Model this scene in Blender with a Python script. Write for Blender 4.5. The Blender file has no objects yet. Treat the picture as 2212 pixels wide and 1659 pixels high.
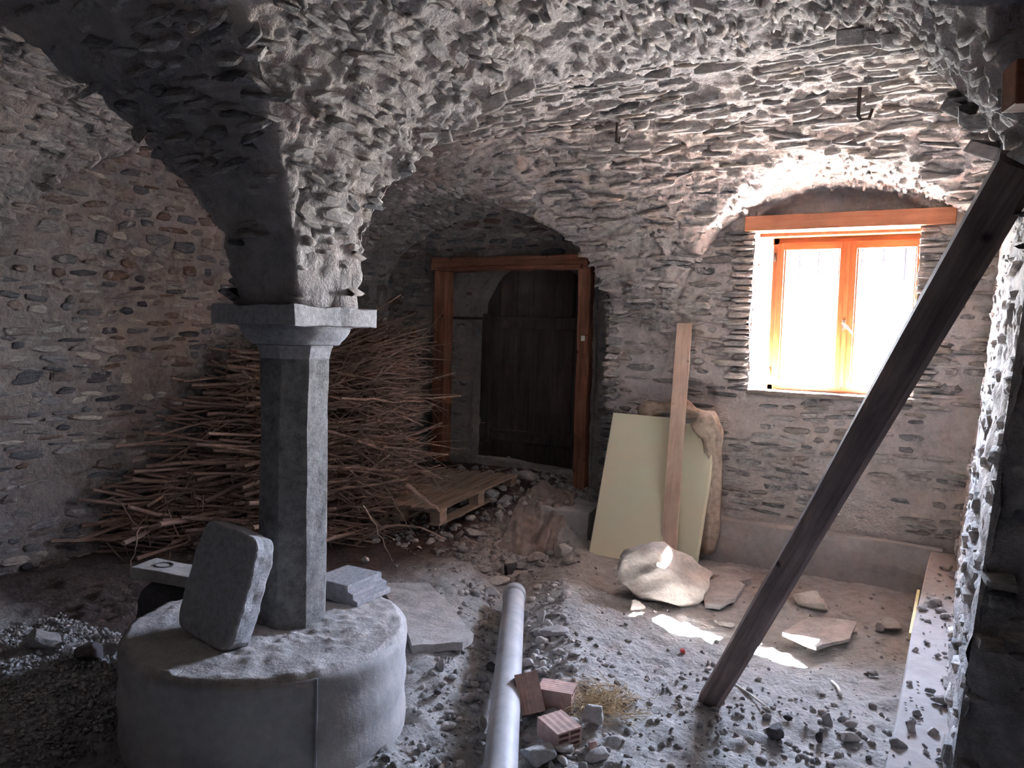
import bpy, bmesh, math, random
import numpy as np
from mathutils import Vector, Matrix, Euler
R = math.radians
random.seed(7); rng = np.random.default_rng(11)
scene = bpy.context.scene
COL = scene.collection

# ------------------------------------------------------------------ camera
W, H, F = 2212.0, 1659.0, 1680.0
CAMZ = 1.6
cam_d = bpy.data.cameras.new('camera'); cam = bpy.data.objects.new('camera', cam_d)
COL.objects.link(cam); scene.camera = cam
cam_d.sensor_width = 36.0; cam_d.lens = 36.0*F/W; cam_d.clip_start = 0.05; cam_d.clip_end = 200
YAW, PITCH, ROLL = 30.5, -3.6, 1.75
CM = (Matrix.Rotation(R(YAW), 4, 'Z') @ Matrix.Rotation(R(90+PITCH), 4, 'X') @ Matrix.Rotation(R(ROLL), 4, 'Z'))
CM.translation = Vector((0, 0, CAMZ)); cam.matrix_world = CM
CR = CM.to_3x3(); CRI = CR.inverted()
def ray(px, py):
    return (CR @ Vector(((px-W/2)/F, -(py-H/2)/F, -1.0)))
def at_z(px, py, z):
    d = ray(px, py); t = (z-CAMZ)/d.z; return Vector((0, 0, CAMZ)) + d*t
def at_y(px, py, y):
    d = ray(px, py); t = y/d.y; return Vector((0, 0, CAMZ)) + d*t
def at_x(px, py, x):
    d = ray(px, py); t = x/d.x; return Vector((0, 0, CAMZ)) + d*t
def proj(p):
    q = CRI @ (Vector(p)-Vector((0, 0, CAMZ)))
    if q.z > -0.1: return None
    return (W/2+F*q.x/-q.z, H/2-F*q.y/-q.z, -q.z)

# ------------------------------------------------------------------ light and exposure
scene.view_settings.view_transform = 'Standard'; scene.view_settings.look = 'None'
scene.view_settings.gamma = 1.0; scene.view_settings.use_curve_mapping = False
scene.view_settings.exposure = 2.65
scene.cycles.max_bounces = 10; scene.cycles.diffuse_bounces = 7; scene.cycles.glossy_bounces = 3
scene.cycles.transparent_max_bounces = 8; scene.cycles.caustics_reflective = False; scene.cycles.caustics_refractive = False
SKY = 46.0
w = bpy.data.worlds.new('daylight'); scene.world = w; w.use_nodes = True
nt = w.node_tree; nt.nodes.clear()
tc = nt.nodes.new('ShaderNodeTexCoord'); sp = nt.nodes.new('ShaderNodeSeparateXYZ')
mr = nt.nodes.new('ShaderNodeMapRange'); mr.inputs[1].default_value = -0.12; mr.inputs[2].default_value = 0.25
ramp = nt.nodes.new('ShaderNodeValToRGB')
ramp.color_ramp.elements[0].position = 0.0; ramp.color_ramp.elements[0].color = (0.36, 0.355, 0.35, 1)
ramp.color_ramp.elements[1].position = 1.0; ramp.color_ramp.elements[1].color = (0.62, 0.74, 1.0, 1)
e = ramp.color_ramp.elements.new(0.30); e.color = (0.50, 0.50, 0.50, 1)
e = ramp.color_ramp.elements.new(0.38); e.color = (1.0, 1.02, 1.08, 1)
bg = nt.nodes.new('ShaderNodeBackground'); bg.inputs[1].default_value = SKY
out = nt.nodes.new('ShaderNodeOutputWorld')
nt.links.new(tc.outputs['Generated'], sp.inputs[0]); nt.links.new(sp.outputs[2], mr.inputs[0])
nt.links.new(mr.outputs[0], ramp.inputs[0]); nt.links.new(ramp.outputs[0], bg.inputs[0]); nt.links.new(bg.outputs[0], out.inputs[0])
sl = bpy.data.lights.new('sun', 'SUN'); sl.energy = 1800.0; sl.angle = R(0.6); sl.color = (1, 0.985, 0.97)
so = bpy.data.objects.new('sun', sl); COL.objects.link(so)
sd = Vector((-0.13, -1.0, -0.83)).normalized(); so.rotation_euler = sd.to_track_quat('-Z', 'Y').to_euler(); so.location = (1, 9, 6)
pl = bpy.data.lights.new('window_portal', 'AREA'); pl.shape = 'RECTANGLE'; pl.size = 1.0; pl.size_y = 1.1
pl.cycles.is_portal = True
po = bpy.data.objects.new('window_portal', pl); COL.objects.link(po); po.location = (-0.87, 6.42, 1.84)
po.rotation_euler = (R(-90), 0, 0)

# ------------------------------------------------------------------ noise
def _h(ix, iy, iz, s):
    n = (ix*374761393 + iy*668265263 + iz*2147483647 + s*974634777) & 0xffffffff
    n = ((n ^ (n >> 13))*1274126177) & 0xffffffff
    n = (n ^ (n >> 16)) & 0xffffffff
    return n/4294967295.0
def vn(p, f, s=0):
    p = np.asarray(p, float)*f; i = np.floor(p).astype(np.int64); t = p-i; t = t*t*(3-2*t)
    x, y, z = i[..., 0], i[..., 1], i[..., 2]; a, b, c = t[..., 0], t[..., 1], t[..., 2]
    r = 0
    for dx in (0, 1):
        for dy in (0, 1):
            for dz in (0, 1):
                wgt = (a if dx else 1-a)*(b if dy else 1-b)*(c if dz else 1-c)
                r = r + wgt*_h(x+dx, y+dy, z+dz, s)
    return r*2-1
def fbm(p, f, o=3, s=0, g=0.5):
    r = 0; a = 1.0
    for k in range(o):
        r = r + a*vn(p, f*2**k, s+k*17); a *= g
    return r
def sstep(x):
    x = np.clip(x, 0, 1); return x*x*(3-2*x)

# ------------------------------------------------------------------ materials
class NG:
    def __init__(s, name):
        s.m = bpy.data.materials.new(name); s.m.use_nodes = True; s.t = s.m.node_tree
        s.b = s.t.nodes['Principled BSDF']; s.b.inputs['Roughness'].default_value = 0.9
        s.b.inputs['Specular IOR Level'].default_value = 0.25
    def n(s, kind, **kw):
        o = s.t.nodes.new(kind)
        for k, v in kw.items(): setattr(o, k, v)
        return o
    def l(s, a, b): s.t.links.new(a, b)
    def coord(s, world=True, scale=(1, 1, 1)):
        if world: c = s.n('ShaderNodeNewGeometry').outputs['Position']
        else: c = s.n('ShaderNodeTexCoord').outputs['Object']
        mp = s.n('ShaderNodeMapping'); mp.inputs['Scale'].default_value = scale; s.l(c, mp.inputs[0]); return mp.outputs[0]
    def noise(s, co, sc, det=4, rough=0.6, dist=0.0):
        o = s.n('ShaderNodeTexNoise'); o.inputs['Scale'].default_value = sc; o.inputs['Detail'].default_value = det
        o.inputs['Roughness'].default_value = rough; o.inputs['Distortion'].default_value = dist; s.l(co, o.inputs['Vector']); return o.outputs[0]
    def ramp(s, fac, stops):
        o = s.n('ShaderNodeValToRGB'); el = o.color_ramp.elements
        for k, (p, c) in enumerate(stops):
            e = el[k] if k < 2 else el.new(p)
            e.position = p; e.color = (c[0], c[1], c[2], 1) if len(c) == 3 else c
        s.l(fac, o.inputs[0]); return o.outputs[0]
    def mix(s, fac, a, b, mode='MIX'):
        o = s.n('ShaderNodeMix', data_type='RGBA', blend_type=mode)
        for sock, v in ((o.inputs[0], fac), (o.inputs[6], a), (o.inputs[7], b)):
            if hasattr(v, 'links'): s.l(v, sock)
            elif isinstance(v, (int, float)): sock.default_value = v
            else: sock.default_value = (*v, 1)
        return o.outputs[2]
    def math(s, op, a, b=0.0):
        o = s.n('ShaderNodeMath', operation=op)
        for i, v in enumerate((a, b)):
            if hasattr(v, 'links'): s.l(v, o.inputs[i])
            else: o.inputs[i].default_value = v
        return o.outputs[0]
    def bump(s, h, strength=0.5, dist=0.01):
        o = s.n('ShaderNodeBump'); o.inputs['Strength'].default_value = strength; o.inputs['Distance'].default_value = dist
        s.l(h, o.inputs['Height']); s.l(o.outputs[0], s.b.inputs['Normal'])
    def col(s, c):
        if hasattr(c, 'links'): s.l(c, s.b.inputs['Base Color'])
        else: s.b.inputs['Base Color'].default_value = (*c, 1)
def g3(v, t=(1, 1, 1)): return (v*t[0], v*t[1], v*t[2])

def m_mortar(name, lo=(0.23, 0.20, 0.19), hi=(0.47, 0.43, 0.41), bump=1.0):
    g = NG(name); c = g.coord()
    a = g.noise(c, 2.2, 6, 0.65); b = g.noise(c, 22, 6, 0.7); d = g.noise(c, 75, 4, 0.6)
    k = g.math('ADD', g.math('MULTIPLY', a, 0.55), g.math('MULTIPLY', b, 0.45))
    col = g.ramp(k, [(0.36, lo), (0.62, hi), (0.48, tuple((x+y)/2 for x, y in zip(lo, hi)))])
    tint = g.ramp(g.noise(c, 1.1, 3), [(0.35, (0.93, 0.95, 1.0)), (0.7, (1.0, 0.93, 0.86))])
    col = g.mix(0.8, col, tint, 'MULTIPLY')
    g.col(col)
    h = g.math('ADD', g.math('MULTIPLY', b, 1.0), g.math('MULTIPLY', d, 0.35)); g.bump(h, bump, 0.03)
    return g.m
def m_stone(name, stops, smear=0.4, mort=(0.50, 0.465, 0.45), bump=0.8):
    g = NG(name); c = g.coord()
    geo = g.n('ShaderNodeNewGeometry'); oi = g.n('ShaderNodeObjectInfo')
    r = g.math('FRACT', g.math('ADD', g.math('MULTIPLY', oi.outputs['Random'], 7.3), geo.outputs['Random Per Island']))
    base = g.ramp(r, stops)
    cs = g.coord(scale=(1, 1, 3.5)); n1 = g.noise(cs, 26, 6, 0.7); n2 = g.noise(c, 90, 4)
    base = g.mix(1.0, base, g.ramp(n1, [(0.3, (0.55, 0.55, 0.57)), (0.7, (1.5, 1.47, 1.42))]), 'MULTIPLY')
    msk = g.ramp(g.noise(c, 6.5, 7, 0.75), [(0.57-smear*0.25, (0, 0, 0)), (0.66-smear*0.2, (1, 1, 1))])
    mm = g.mix(1.0, mort, g.ramp(g.noise(c, 24, 5), [(0.3, (0.65, 0.65, 0.65)), (0.7, (1.2, 1.2, 1.2))]), 'MULTIPLY')
    g.col(g.mix(msk, base, mm))
    g.bump(g.math('ADD', n1, g.math('MULTIPLY', n2, 0.4)), bump, 0.015)
    return g.m
SLATE = [(0.0, (0.10, 0.10, 0.115)), (0.97, (0.55, 0.50, 0.45)), (0.2, (0.19, 0.195, 0.215)), (0.42, (0.29, 0.275, 0.265)), (0.58, (0.20, 0.14, 0.115)), (0.78, (0.31, 0.305, 0.32))]
VSTONE = [(0.0, (0.15, 0.15, 0.16)), (0.95, (0.62, 0.59, 0.57)), (0.15, (0.27, 0.265, 0.27)), (0.4, (0.40, 0.385, 0.375)), (0.6, (0.34, 0.30, 0.27)), (0.75, (0.48, 0.46, 0.455))]
M = {}
M['mortar'] = m_mortar('lime_mortar')
M['vmortar'] = m_mortar('vault_mortar', (0.30, 0.28, 0.27), (0.64, 0.605, 0.59), 1.0)
M['dark_wall'] = m_mortar('fill_cutting_mortar', (0.06, 0.052, 0.052), (0.14, 0.125, 0.125), 0.6)  # dark tone given to unseen walls to cut bounced fill light
M['bmortar'] = m_mortar('window_wall_mortar', (0.36, 0.335, 0.325), (0.66, 0.62, 0.605), 0.8)
M['stone'] = m_stone('wall_slate', SLATE, 0.12)
BST = [(p, tuple(x*0.8 for x in c)) for p, c in VSTONE]
M['bstone'] = m_stone('window_wall_slate', BST, 0.2)
M['vstone'] = m_stone('vault_slate', VSTONE, 0.3)

def m_ground():
    g = NG('dusty_earth'); c = g.coord()
    a = g.noise(c, 1.3, 5, 0.6); b = g.noise(c, 14, 8, 0.72); d = g.noise(c, 60, 6, 0.7)
    col = g.ramp(g.math('ADD', g.math('MULTIPLY', a, 0.35), g.math('MULTIPLY', b, 0.65)), [(0.33, (0.25, 0.235, 0.23)), (0.60, (0.66, 0.64, 0.63)), (0.46, (0.50, 0.48, 0.47))])
    # reddish brown soil towards the door corner
    sx = g.n('ShaderNodeSeparateXYZ'); g.l(c, sx.inputs[0])
    m1 = g.n('ShaderNodeMapRange'); m1.inputs[1].default_value = -2.3; m1.inputs[2].default_value = -2.9; g.l(g.math('ADD', sx.outputs[0], g.math('MULTIPLY', b, 0.8)), m1.inputs[0])
    m2 = g.n('ShaderNodeMapRange'); m2.inputs[1].default_value = 4.0; m2.inputs[2].default_value = 4.9; g.l(g.math('ADD', sx.outputs[1], g.math('MULTIPLY', b, 0.5)), m2.inputs[0])
    col = g.mix(g.math('MULTIPLY', m1.outputs[0], m2.outputs[0]), col, g.mix(1.0, col, (0.62, 0.50, 0.44), 'MULTIPLY'))
    # dark soil, with the shade behind the plinth put into its colour
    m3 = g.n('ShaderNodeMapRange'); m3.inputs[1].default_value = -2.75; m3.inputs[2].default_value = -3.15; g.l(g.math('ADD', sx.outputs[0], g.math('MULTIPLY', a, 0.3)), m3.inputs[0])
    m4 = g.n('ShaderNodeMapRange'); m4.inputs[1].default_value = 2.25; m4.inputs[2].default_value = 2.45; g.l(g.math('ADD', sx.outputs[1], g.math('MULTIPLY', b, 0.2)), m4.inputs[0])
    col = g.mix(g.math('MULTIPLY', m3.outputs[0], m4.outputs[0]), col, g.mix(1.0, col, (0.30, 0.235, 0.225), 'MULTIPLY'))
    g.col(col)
    v = g.n('ShaderNodeTexVoronoi'); v.inputs['Scale'].default_value = 38; g.l(c, v.inputs['Vector'])
    h = g.math('ADD', g.math('MULTIPLY', b, 1.0), g.math('MULTIPLY', d, 0.6)); h = g.math('SUBTRACT', h, g.math('MULTIPLY', v.outputs[0], 0.35))
    g.bump(h, 1.0, 0.03); return g.m
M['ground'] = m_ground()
def m_rock(name, lo, hi, sc=9, bump=0.7, world=True, spec=0.25):
    g = NG(name); c = g.coord(world)
    oi = g.n('ShaderNodeObjectInfo'); geo = g.n('ShaderNodeNewGeometry')
    a = g.noise(c, sc, 7, 0.65); b = g.noise(c, sc*7, 5, 0.7)
    col = g.ramp(g.math('ADD', g.math('MULTIPLY', a, 0.6), g.math('MULTIPLY', b, 0.4)), [(0.36, lo), (0.62, hi)])
    rr = g.math('FRACT', g.math('ADD', oi.outputs['Random'], geo.outputs['Random Per Island']))
    col = g.mix(1.0, col, g.ramp(rr, [(0, (0.75, 0.75, 0.78)), (1, (1.15, 1.12, 1.1))]), 'MULTIPLY')
    g.col(col); g.b.inputs['Specular IOR Level'].default_value = spec
    g.bump(g.math('ADD', a, g.math('MULTIPLY', b, 0.5)), bump, 0.012); return g.m
M['rubble'] = m_rock('dusty_rubble_stone', (0.32, 0.305, 0.295), (0.60, 0.575, 0.56))
M['dark_rock'] = m_rock('dark_damp_stone', (0.05, 0.045, 0.05), (0.14, 0.13, 0.135))
M['boulder'] = m_rock('pale_boulder_stone', (0.36, 0.33, 0.30), (0.60, 0.56, 0.51), 6, 0.9)
M['clod'] = m_rock('earth_clods', (0.22, 0.205, 0.20), (0.50, 0.48, 0.47), 20)
M['concrete'] = m_rock('plinth_concrete', (0.30, 0.295, 0.30), (0.46, 0.455, 0.455), 3.5, 0.35)
M['footing'] = m_rock('footing_concrete', (0.36, 0.335, 0.32), (0.52, 0.485, 0.465), 3.0, 0.4)
M['granite'] = m_rock('column_granite', (0.34, 0.34, 0.355), (0.66, 0.66, 0.68), 45, 0.9)
M['shaft'] = m_rock('weathered_column_stone', (0.16, 0.155, 0.155), (0.46, 0.45, 0.43), 24, 1.0)
M['gravel'] = m_rock('pale_gravel', (0.36, 0.35, 0.35), (0.80, 0.78, 0.77), 30)
def m_wood(name, lo, hi, axis=2, rough=0.7, knots=False, sc=1.0, spec=0.3):
    g = NG(name); s = [14*sc, 14*sc, 14*sc]; s[axis] = 0.9*sc
    c = g.coord(False, tuple(s)); a = g.noise(c, 2.2, 8, 0.7, 0.6)
    col = g.ramp(a, [(0.3, lo), (0.7, hi)])
    c2 = g.coord(False); v = g.n('ShaderNodeTexVoronoi'); v.inputs['Scale'].default_value = 7; g.l(c2, v.inputs['Vector'])
    if knots: col = g.mix(g.ramp(v.outputs[0], [(0.05, (1, 1, 1)), (0.13, (0, 0, 0))]), col, tuple(x*0.35 for x in lo))
    col = g.mix(1.0, col, g.ramp(g.noise(c2, 3, 4), [(0.3, (0.72, 0.72, 0.72)), (0.7, (1.2, 1.2, 1.2))]), 'MULTIPLY')
    g.col(col); g.b.inputs['Roughness'].default_value = rough; g.b.inputs['Specular IOR Level'].default_value = spec
    g.bump(a, 0.4, 0.006); return g.m
M['old_red'] = m_wood('old_red_brown_timber', (0.13, 0.05, 0.03), (0.36, 0.155, 0.095), 2, 0.8, True)
M['old_red_x'] = m_wood('old_red_brown_beam', (0.12, 0.045, 0.028), (0.30, 0.12, 0.075), 0, 0.8, True)
M['door_wood'] = m_wood('dark_door_wood', (0.035, 0.025, 0.025), (0.085, 0.062, 0.058), 2, 0.9)
M['pine'] = m_wood('varnished_window_pine', (0.20, 0.065, 0.022), (0.38, 0.145, 0.055), 2, 0.35, False, 1.0, 0.4)
M['pine_x'] = m_wood('varnished_window_pine_rail', (0.20, 0.065, 0.022), (0.37, 0.14, 0.053), 0, 0.35, False, 1.0, 0.4)
M['sill'] = m_wood('worn_sill_wood', (0.10, 0.08, 0.072), (0.20, 0.16, 0.145), 0, 0.7)
M['lintel'] = m_wood('orange_lintel_wood', (0.27, 0.10, 0.05), (0.44, 0.185, 0.10), 2, 0.6)
M['board'] = m_wood('raw_board_wood', (0.40, 0.29, 0.225), (0.58, 0.455, 0.37), 2, 0.8, True)
M['prop'] = m_wood('dark_prop_timber', (0.10, 0.07, 0.068), (0.30, 0.225, 0.205), 2, 0.75, True)
M['pallet'] = m_wood('dusty_pallet_wood', (0.20, 0.145, 0.11), (0.37, 0.29, 0.235), 1, 0.9)
M['bark'] = m_wood('branch_bark', (0.16, 0.10, 0.08), (0.50, 0.36, 0.29), 0, 0.85, False, 1.6)
M['twig'] = m_rock('dry_twigs', (0.09, 0.05, 0.035), (0.25, 0.155, 0.115), 12, 0.3)
def m_plain(name, c, rough=0.6, var=0.12, bump=0.15, sc=12, metal=0.0, spec=0.3):
    g = NG(name); co = g.coord(False); a = g.noise(co, sc, 6, 0.65)
    lo = tuple(x*(1-var) for x in c); hi = tuple(min(1, x*(1+var)) for x in c)
    g.col(g.ramp(a, [(0.35, lo), (0.65, hi)])); g.b.inputs['Roughness'].default_value = rough
    g.b.inputs['Metallic'].default_value = metal; g.b.inputs['Specular IOR Level'].default_value = spec
    g.bump(a, bump, 0.004); return g.m
def m_foam():
    g = NG('yellow_green_insulation_foam'); c = g.coord(False)
    a = g.noise(c, 2.0, 3, 0.5); b = g.noise(c, 120, 3)
    g.col(g.ramp(a, [(0.35, (0.80, 0.74, 0.55)), (0.65, (0.78, 0.80, 0.60))])); g.b.inputs['Roughness'].default_value = 0.55
    g.bump(b, 0.1, 0.002); return g.m
M['foam'] = m_foam()
M['pvc'] = m_plain('dusty_grey_plastic_pipe', (0.42, 0.42, 0.44), 0.55, 0.15, 0.15, 9)
M['brick'] = m_plain('dusty_terracotta_brick', (0.50, 0.345, 0.305), 0.9, 0.18, 0.5, 18)
M['brickhole'] = m_plain('brick_core_shadow_clay', (0.22, 0.12, 0.10), 0.95)
M['cloth'] = m_plain('dusty_sack_cloth', (0.36, 0.29, 0.235), 0.95, 0.25, 0.6, 25)
M['sack'] = m_plain('brown_tarpaulin_sack', (0.27, 0.22, 0.20), 0.9, 0.25, 0.6, 14)
M['iron'] = m_plain('rusty_iron', (0.045, 0.033, 0.03), 0.8, 0.3, 0.4, 60)
M['chrome'] = m_plain('brushed_metal_handle', (0.55, 0.53, 0.50), 0.35, 0.05, 0.05, 20, 0.9)
M['white'] = m_plain('white_plastic', (0.78, 0.77, 0.72), 0.5, 0.04)
M['bars'] = m_plain('painted_grille_bars', (0.035, 0.045, 0.07), 0.6, 0.05)
M['straw'] = m_plain('dry_straw', (0.60, 0.46, 0.29), 0.9, 0.2)
M['red_scrap'] = m_plain('red_plastic_scrap', (0.55, 0.08, 0.08), 0.5)
M['yellow'] = m_plain('yellow_lath', (0.60, 0.50, 0.24), 0.7)
M['plaster'] = m_mortar('grey_plaster', (0.22, 0.21, 0.205), (0.34, 0.325, 0.315), 0.5)
def m_glass():
    m = bpy.data.materials.new('window_glass'); m.use_nodes = True; t = m.node_tree; t.nodes.clear()
    o = t.nodes.new('ShaderNodeOutputMaterial'); tr = t.nodes.new('ShaderNodeBsdfTransparent'); gl = t.nodes.new('ShaderNodeBsdfGlossy')
    tr.inputs[0].default_value = (0.97, 0.98, 0.98, 1); gl.inputs['Roughness'].default_value = 0.05
    fr = t.nodes.new('ShaderNodeFresnel'); fr.inputs[0].default_value = 1.35; mx = t.nodes.new('ShaderNodeMixShader')
    t.links.new(fr.outputs[0], mx.inputs[0]); t.links.new(tr.outputs[0], mx.inputs[1]); t.links.new(gl.outputs[0], mx.inputs[2]); t.links.new(mx.outputs[0], o.inputs[0])
    return m
M['glass'] = m_glass()

# ------------------------------------------------------------------ object helpers
def tag(o, label=None, cat=None, group=None, kind=None):
    if label: o['label'] = label
    if cat: o['category'] = cat
    if group: o['group'] = group
    if kind: o['kind'] = kind
    return o
def link(o, parent=None):
    COL.objects.link(o)
    if parent: o.parent = parent
    return o
def empty(name, loc=(0, 0, 0), rot=None):
    o = bpy.data.objects.new(name, None); o.empty_display_size = 0.1; o.location = loc
    if rot: o.rotation_euler = rot
    return link(o)
def mesh_np(name, V, Fc, mat, parent=None, smooth=False, link_it=True):
    me = bpy.data.meshes.new(name); me.from_pydata([tuple(v) for v in V], [], [tuple(f) for f in Fc])
    me.materials.append(mat); me.update()
    if smooth: me.shade_smooth()
    o = bpy.data.objects.new(name, me)
    return link(o, parent) if link_it else o
def big_mesh(name, V, Q, mat, parent=None, smooth=False, n=4):
    V = np.asarray(V, np.float32).reshape(-1, 3); Q = np.asarray(Q, np.int32).reshape(-1, n)
    me = bpy.data.meshes.new(name); me.vertices.add(len(V)); me.vertices.foreach_set('co', V.ravel())
    me.loops.add(Q.size); me.loops.foreach_set('vertex_index', Q.ravel())
    me.polygons.add(len(Q)); me.polygons.foreach_set('loop_start', np.arange(0, Q.size, n, dtype=np.int32))
    me.materials.append(mat); me.update(calc_edges=True); me.validate()
    if smooth: me.shade_smooth()
    return link(bpy.data.objects.new(name, me), parent)
def from_bm(name, bm, mat, parent=None, smooth=False):
    bmesh.ops.recalc_face_normals(bm, faces=bm.faces)
    me = bpy.data.meshes.new(name); bm.to_mesh(me); bm.free(); me.materials.append(mat)
    if smooth: me.shade_smooth()
    return link(bpy.data.objects.new(name, me), parent)
def bbox(bm, size, loc=(0, 0, 0), rot=None, bev=0.0, taper=None):
    r = bmesh.ops.create_cube(bm, size=1.0); vs = r['verts']
    m = Matrix.Translation(loc) @ (rot.to_matrix().to_4x4() if isinstance(rot, Euler) else (rot or Matrix())) @ Matrix.Diagonal((*size, 1))
    bmesh.ops.transform(bm, matrix=m, verts=vs)
    if bev > 0:
        es = list({e for v in vs for e in v.link_edges})
        bmesh.ops.bevel(bm, geom=es, offset=bev, segments=2, affect='EDGES', profile=0.6)
def box(name, size, loc, mat, parent=None, rot=None, bev=0.004, rough=0.0, cuts=0, seed=0):
    bm = bmesh.new(); bbox(bm, size, (0, 0, 0), None, bev)
    if cuts: bmesh.ops.subdivide_edges(bm, edges=[e for e in bm.edges if e.calc_length() > 0.05], cuts=cuts, use_grid_fill=True)
    if rough:
        P = np.array([v.co[:] for v in bm.verts]); n = np.stack([fbm(P+7.7*k+seed, 9, 3, k) for k in range(3)], 1)*rough
        for v, d in zip(bm.verts, n): v.co += Vector(d)
    o = from_bm(name, bm, mat, parent); o.location = loc
    if rot is not None: o.rotation_euler = rot
    return o
def grid_quads(nu, nv, keep=None):
    i = np.arange(nu-1)[:, None]*nv + np.arange(nv-1)[None, :]
    q = np.stack([i, i+nv, i+nv+1, i+1], -1)
    if keep is not None: return q[keep]
    return q.reshape(-1, 4)
def tube(name, pts, rad, mat, parent=None, n=8, cap=True, noise=0.0, link_it=True):
    V = []; Fc = []; pts = [Vector(p) for p in pts]; rads = rad if hasattr(rad, '__len__') else [rad]*len(pts)
    up = Vector((0.13, 0.2, 1)).normalized()
    for k, p in enumerate(pts):
        d = (pts[min(k+1, len(pts)-1)]-pts[max(k-1, 0)]).normalized(); a = d.cross(up)
        if a.length < 0.05: a = d.cross(Vector((1, 0, 0)))
        a.normalize(); b = d.cross(a)
        for j in range(n):
            t = 2*math.pi*j/n; r = rads[k]*(1+noise*random.uniform(-1, 1)); V.append(p+a*math.cos(t)*r+b*math.sin(t)*r)
    for k in range(len(pts)-1):
        for j in range(n):
            Fc.append((k*n+j, k*n+(j+1) % n, (k+1)*n+(j+1) % n, (k+1)*n+j))
    if cap: Fc.append(tuple(range(n))[::-1]); Fc.append(tuple((len(pts)-1)*n+j for j in range(n)))
    return mesh_np(name, V, Fc, mat, parent, n >= 8, link_it)
_ico = {}
def ico(sub):
    if sub not in _ico:
        bm = bmesh.new(); bmesh.ops.create_icosphere(bm, subdivisions=sub, radius=1.0); bm.verts.ensure_lookup_table()
        _ico[sub] = (np.array([v.co[:] for v in bm.verts]), np.array([[v.index for v in f.verts] for f in bm.faces])); bm.free()
    return _ico[sub]
def rock_data(seed, sub=2, cuts=9, lo=0.55, rough=0.05, flat=None):
    r = np.random.default_rng(seed); V, Fc = ico(sub); V = V.copy()
    for k in range(cuts):
        n = r.normal(size=3); n /= np.linalg.norm(n); d = r.uniform(lo, 0.85)
        s = V@n; msk = s > d; V[msk] -= np.outer((s-d)[msk], n)
    if flat:
        V[:, 2] = np.clip(V[:, 2], -flat, flat)
    V += np.stack([fbm(V+seed*3.1+k*5, 2.5, 3, k) for k in range(3)], 1)*rough
    return V, Fc
def rock(name, loc, size, mat, seed, rotz=0.0, tilt=(0, 0), sub=3, cuts=12, lo=0.5, rough=0.05, parent=None, flat=None):
    V, Fc = rock_data(seed, sub, cuts, lo, rough, flat)
    if seed == 904: V[:, 2] += 0.30*sstep((0.30-V[:, 0])*4)*sstep((V[:, 1]+0.25)*4)*sstep(V[:, 2]*3)+0.05*np.abs(fbm(V, 6, 3, 8))
    V = V*np.array(size)/2
    o = big_mesh(name, V, Fc, mat, parent, False, 3); o.location = loc; o.rotation_euler = (tilt[0], tilt[1], rotz); return o

# ------------------------------------------------------------------ vault geometry
SPR = 1.69
XL, XC0, XC1, XR = -5.1, -2.52, -2.20, 0.13       # left wall, column springer faces, right pier face
YB, YC0, YC1, YF = 5.75, 2.11, 2.43, -2.2          # window wall, springer faces, front
def prof(x, a, b, crown, spr_a=SPR, spr_b=SPR, pw=2.0):
    c = (a+b)/2; h = (b-a)/2; t = np.clip(np.abs(x-c)/h, 0, 1)
    spr = np.where(x < c, spr_a, spr_b); ins = (x > a) & (x < b)
    return np.where(ins, spr+(crown-spr)*np.power(np.clip(1-t**pw, 0, 1), 1/pw), 0.0)
def zvault(X, Y):
    zb1 = prof(Y, YC1, YB, 2.97); zb2 = prof(Y, YF, YC0, 2.98)
    ya = sstep((Y-3.6)/2.15)
    cra = 2.93-0.24*ya; crb = 2.90-0.17*ya
    a0 = XC1+0.22*ya; a1 = XR+0.22*ya
    za = prof(X, a0, a1, cra); zb = prof(X, XL, XC0+0.06*ya, crb, 2.0, SPR)
    zc = prof(X, 0.85, 3.6, 2.95)
    za = np.where(Y > YB+0.06, 0, za); zc = np.where(Y > YB+0.06, 0, zc)
    return np.maximum.reduce([np.maximum(zb1, zb2), za, zb, zc, np.full_like(np.asarray(X, float)*np.asarray(Y, float), SPR)])
def which(X, Y):
    zb = max(float(prof(np.array(Y), YC1, YB, 2.97)), float(prof(np.array(Y), YF, YC0, 2.98)))
    return zb
def vnormal(X, Y, e=0.012):
    dx = (zvault(X+e, Y)-zvault(X-e, Y))/(2*e); dy = (zvault(X, Y+e)-zvault(X, Y-e))/(2*e)
    n = np.stack([dx, dy, -np.ones_like(dx)], -1); return n/np.linalg.norm(n, axis=-1, keepdims=True)

def cheb(a, b, step):                      # points dense near both springings
    L = (b-a)*1.25; n = int(L/step); t = np.linspace(0, math.pi, n+1); u = (1-np.cos(t))/2
    return a+(b-a)*(0.8*u+0.2*np.linspace(0, 1, n+1))
def cat(*a): return np.unique(np.round(np.concatenate(a), 4))
gx = cat(cheb(XL-0.02, XC0, 0.019), np.linspace(XC0, XC1, 16), cheb(XC1, XR, 0.013), np.linspace(XC1, XC1+0.24, 18), np.linspace(XR, 0.87, 30), cheb(0.87, 3.6, 0.08))
gy = cat(cheb(YF, 0.2, 0.06), cheb(0.2, YC0, 0.016), np.linspace(YC0, YC1, 16), cheb(YC1, YB, 0.014), np.linspace(YB, 6.2, 24))
def rough_disp(P, amp=1.0):
    a = fbm(P*np.array([1, 1, 1.0]), 2.3, 2, 3)*0.022 + fbm(P, 11, 3, 9)*0.016 + np.maximum(fbm(P, 24, 2, 21), 0)*0.012
    return a*amp
def fine(P): return np.abs(fbm(P*np.array([1, 1, 1.6]), 21, 3, 55))*0.017+fbm(P, 50, 2, 57)*0.004-0.007
GX, GY = np.meshgrid(gx, gy, indexing='ij'); GZ = zvault(GX, GY); N = vnormal(GX, GY)
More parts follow.
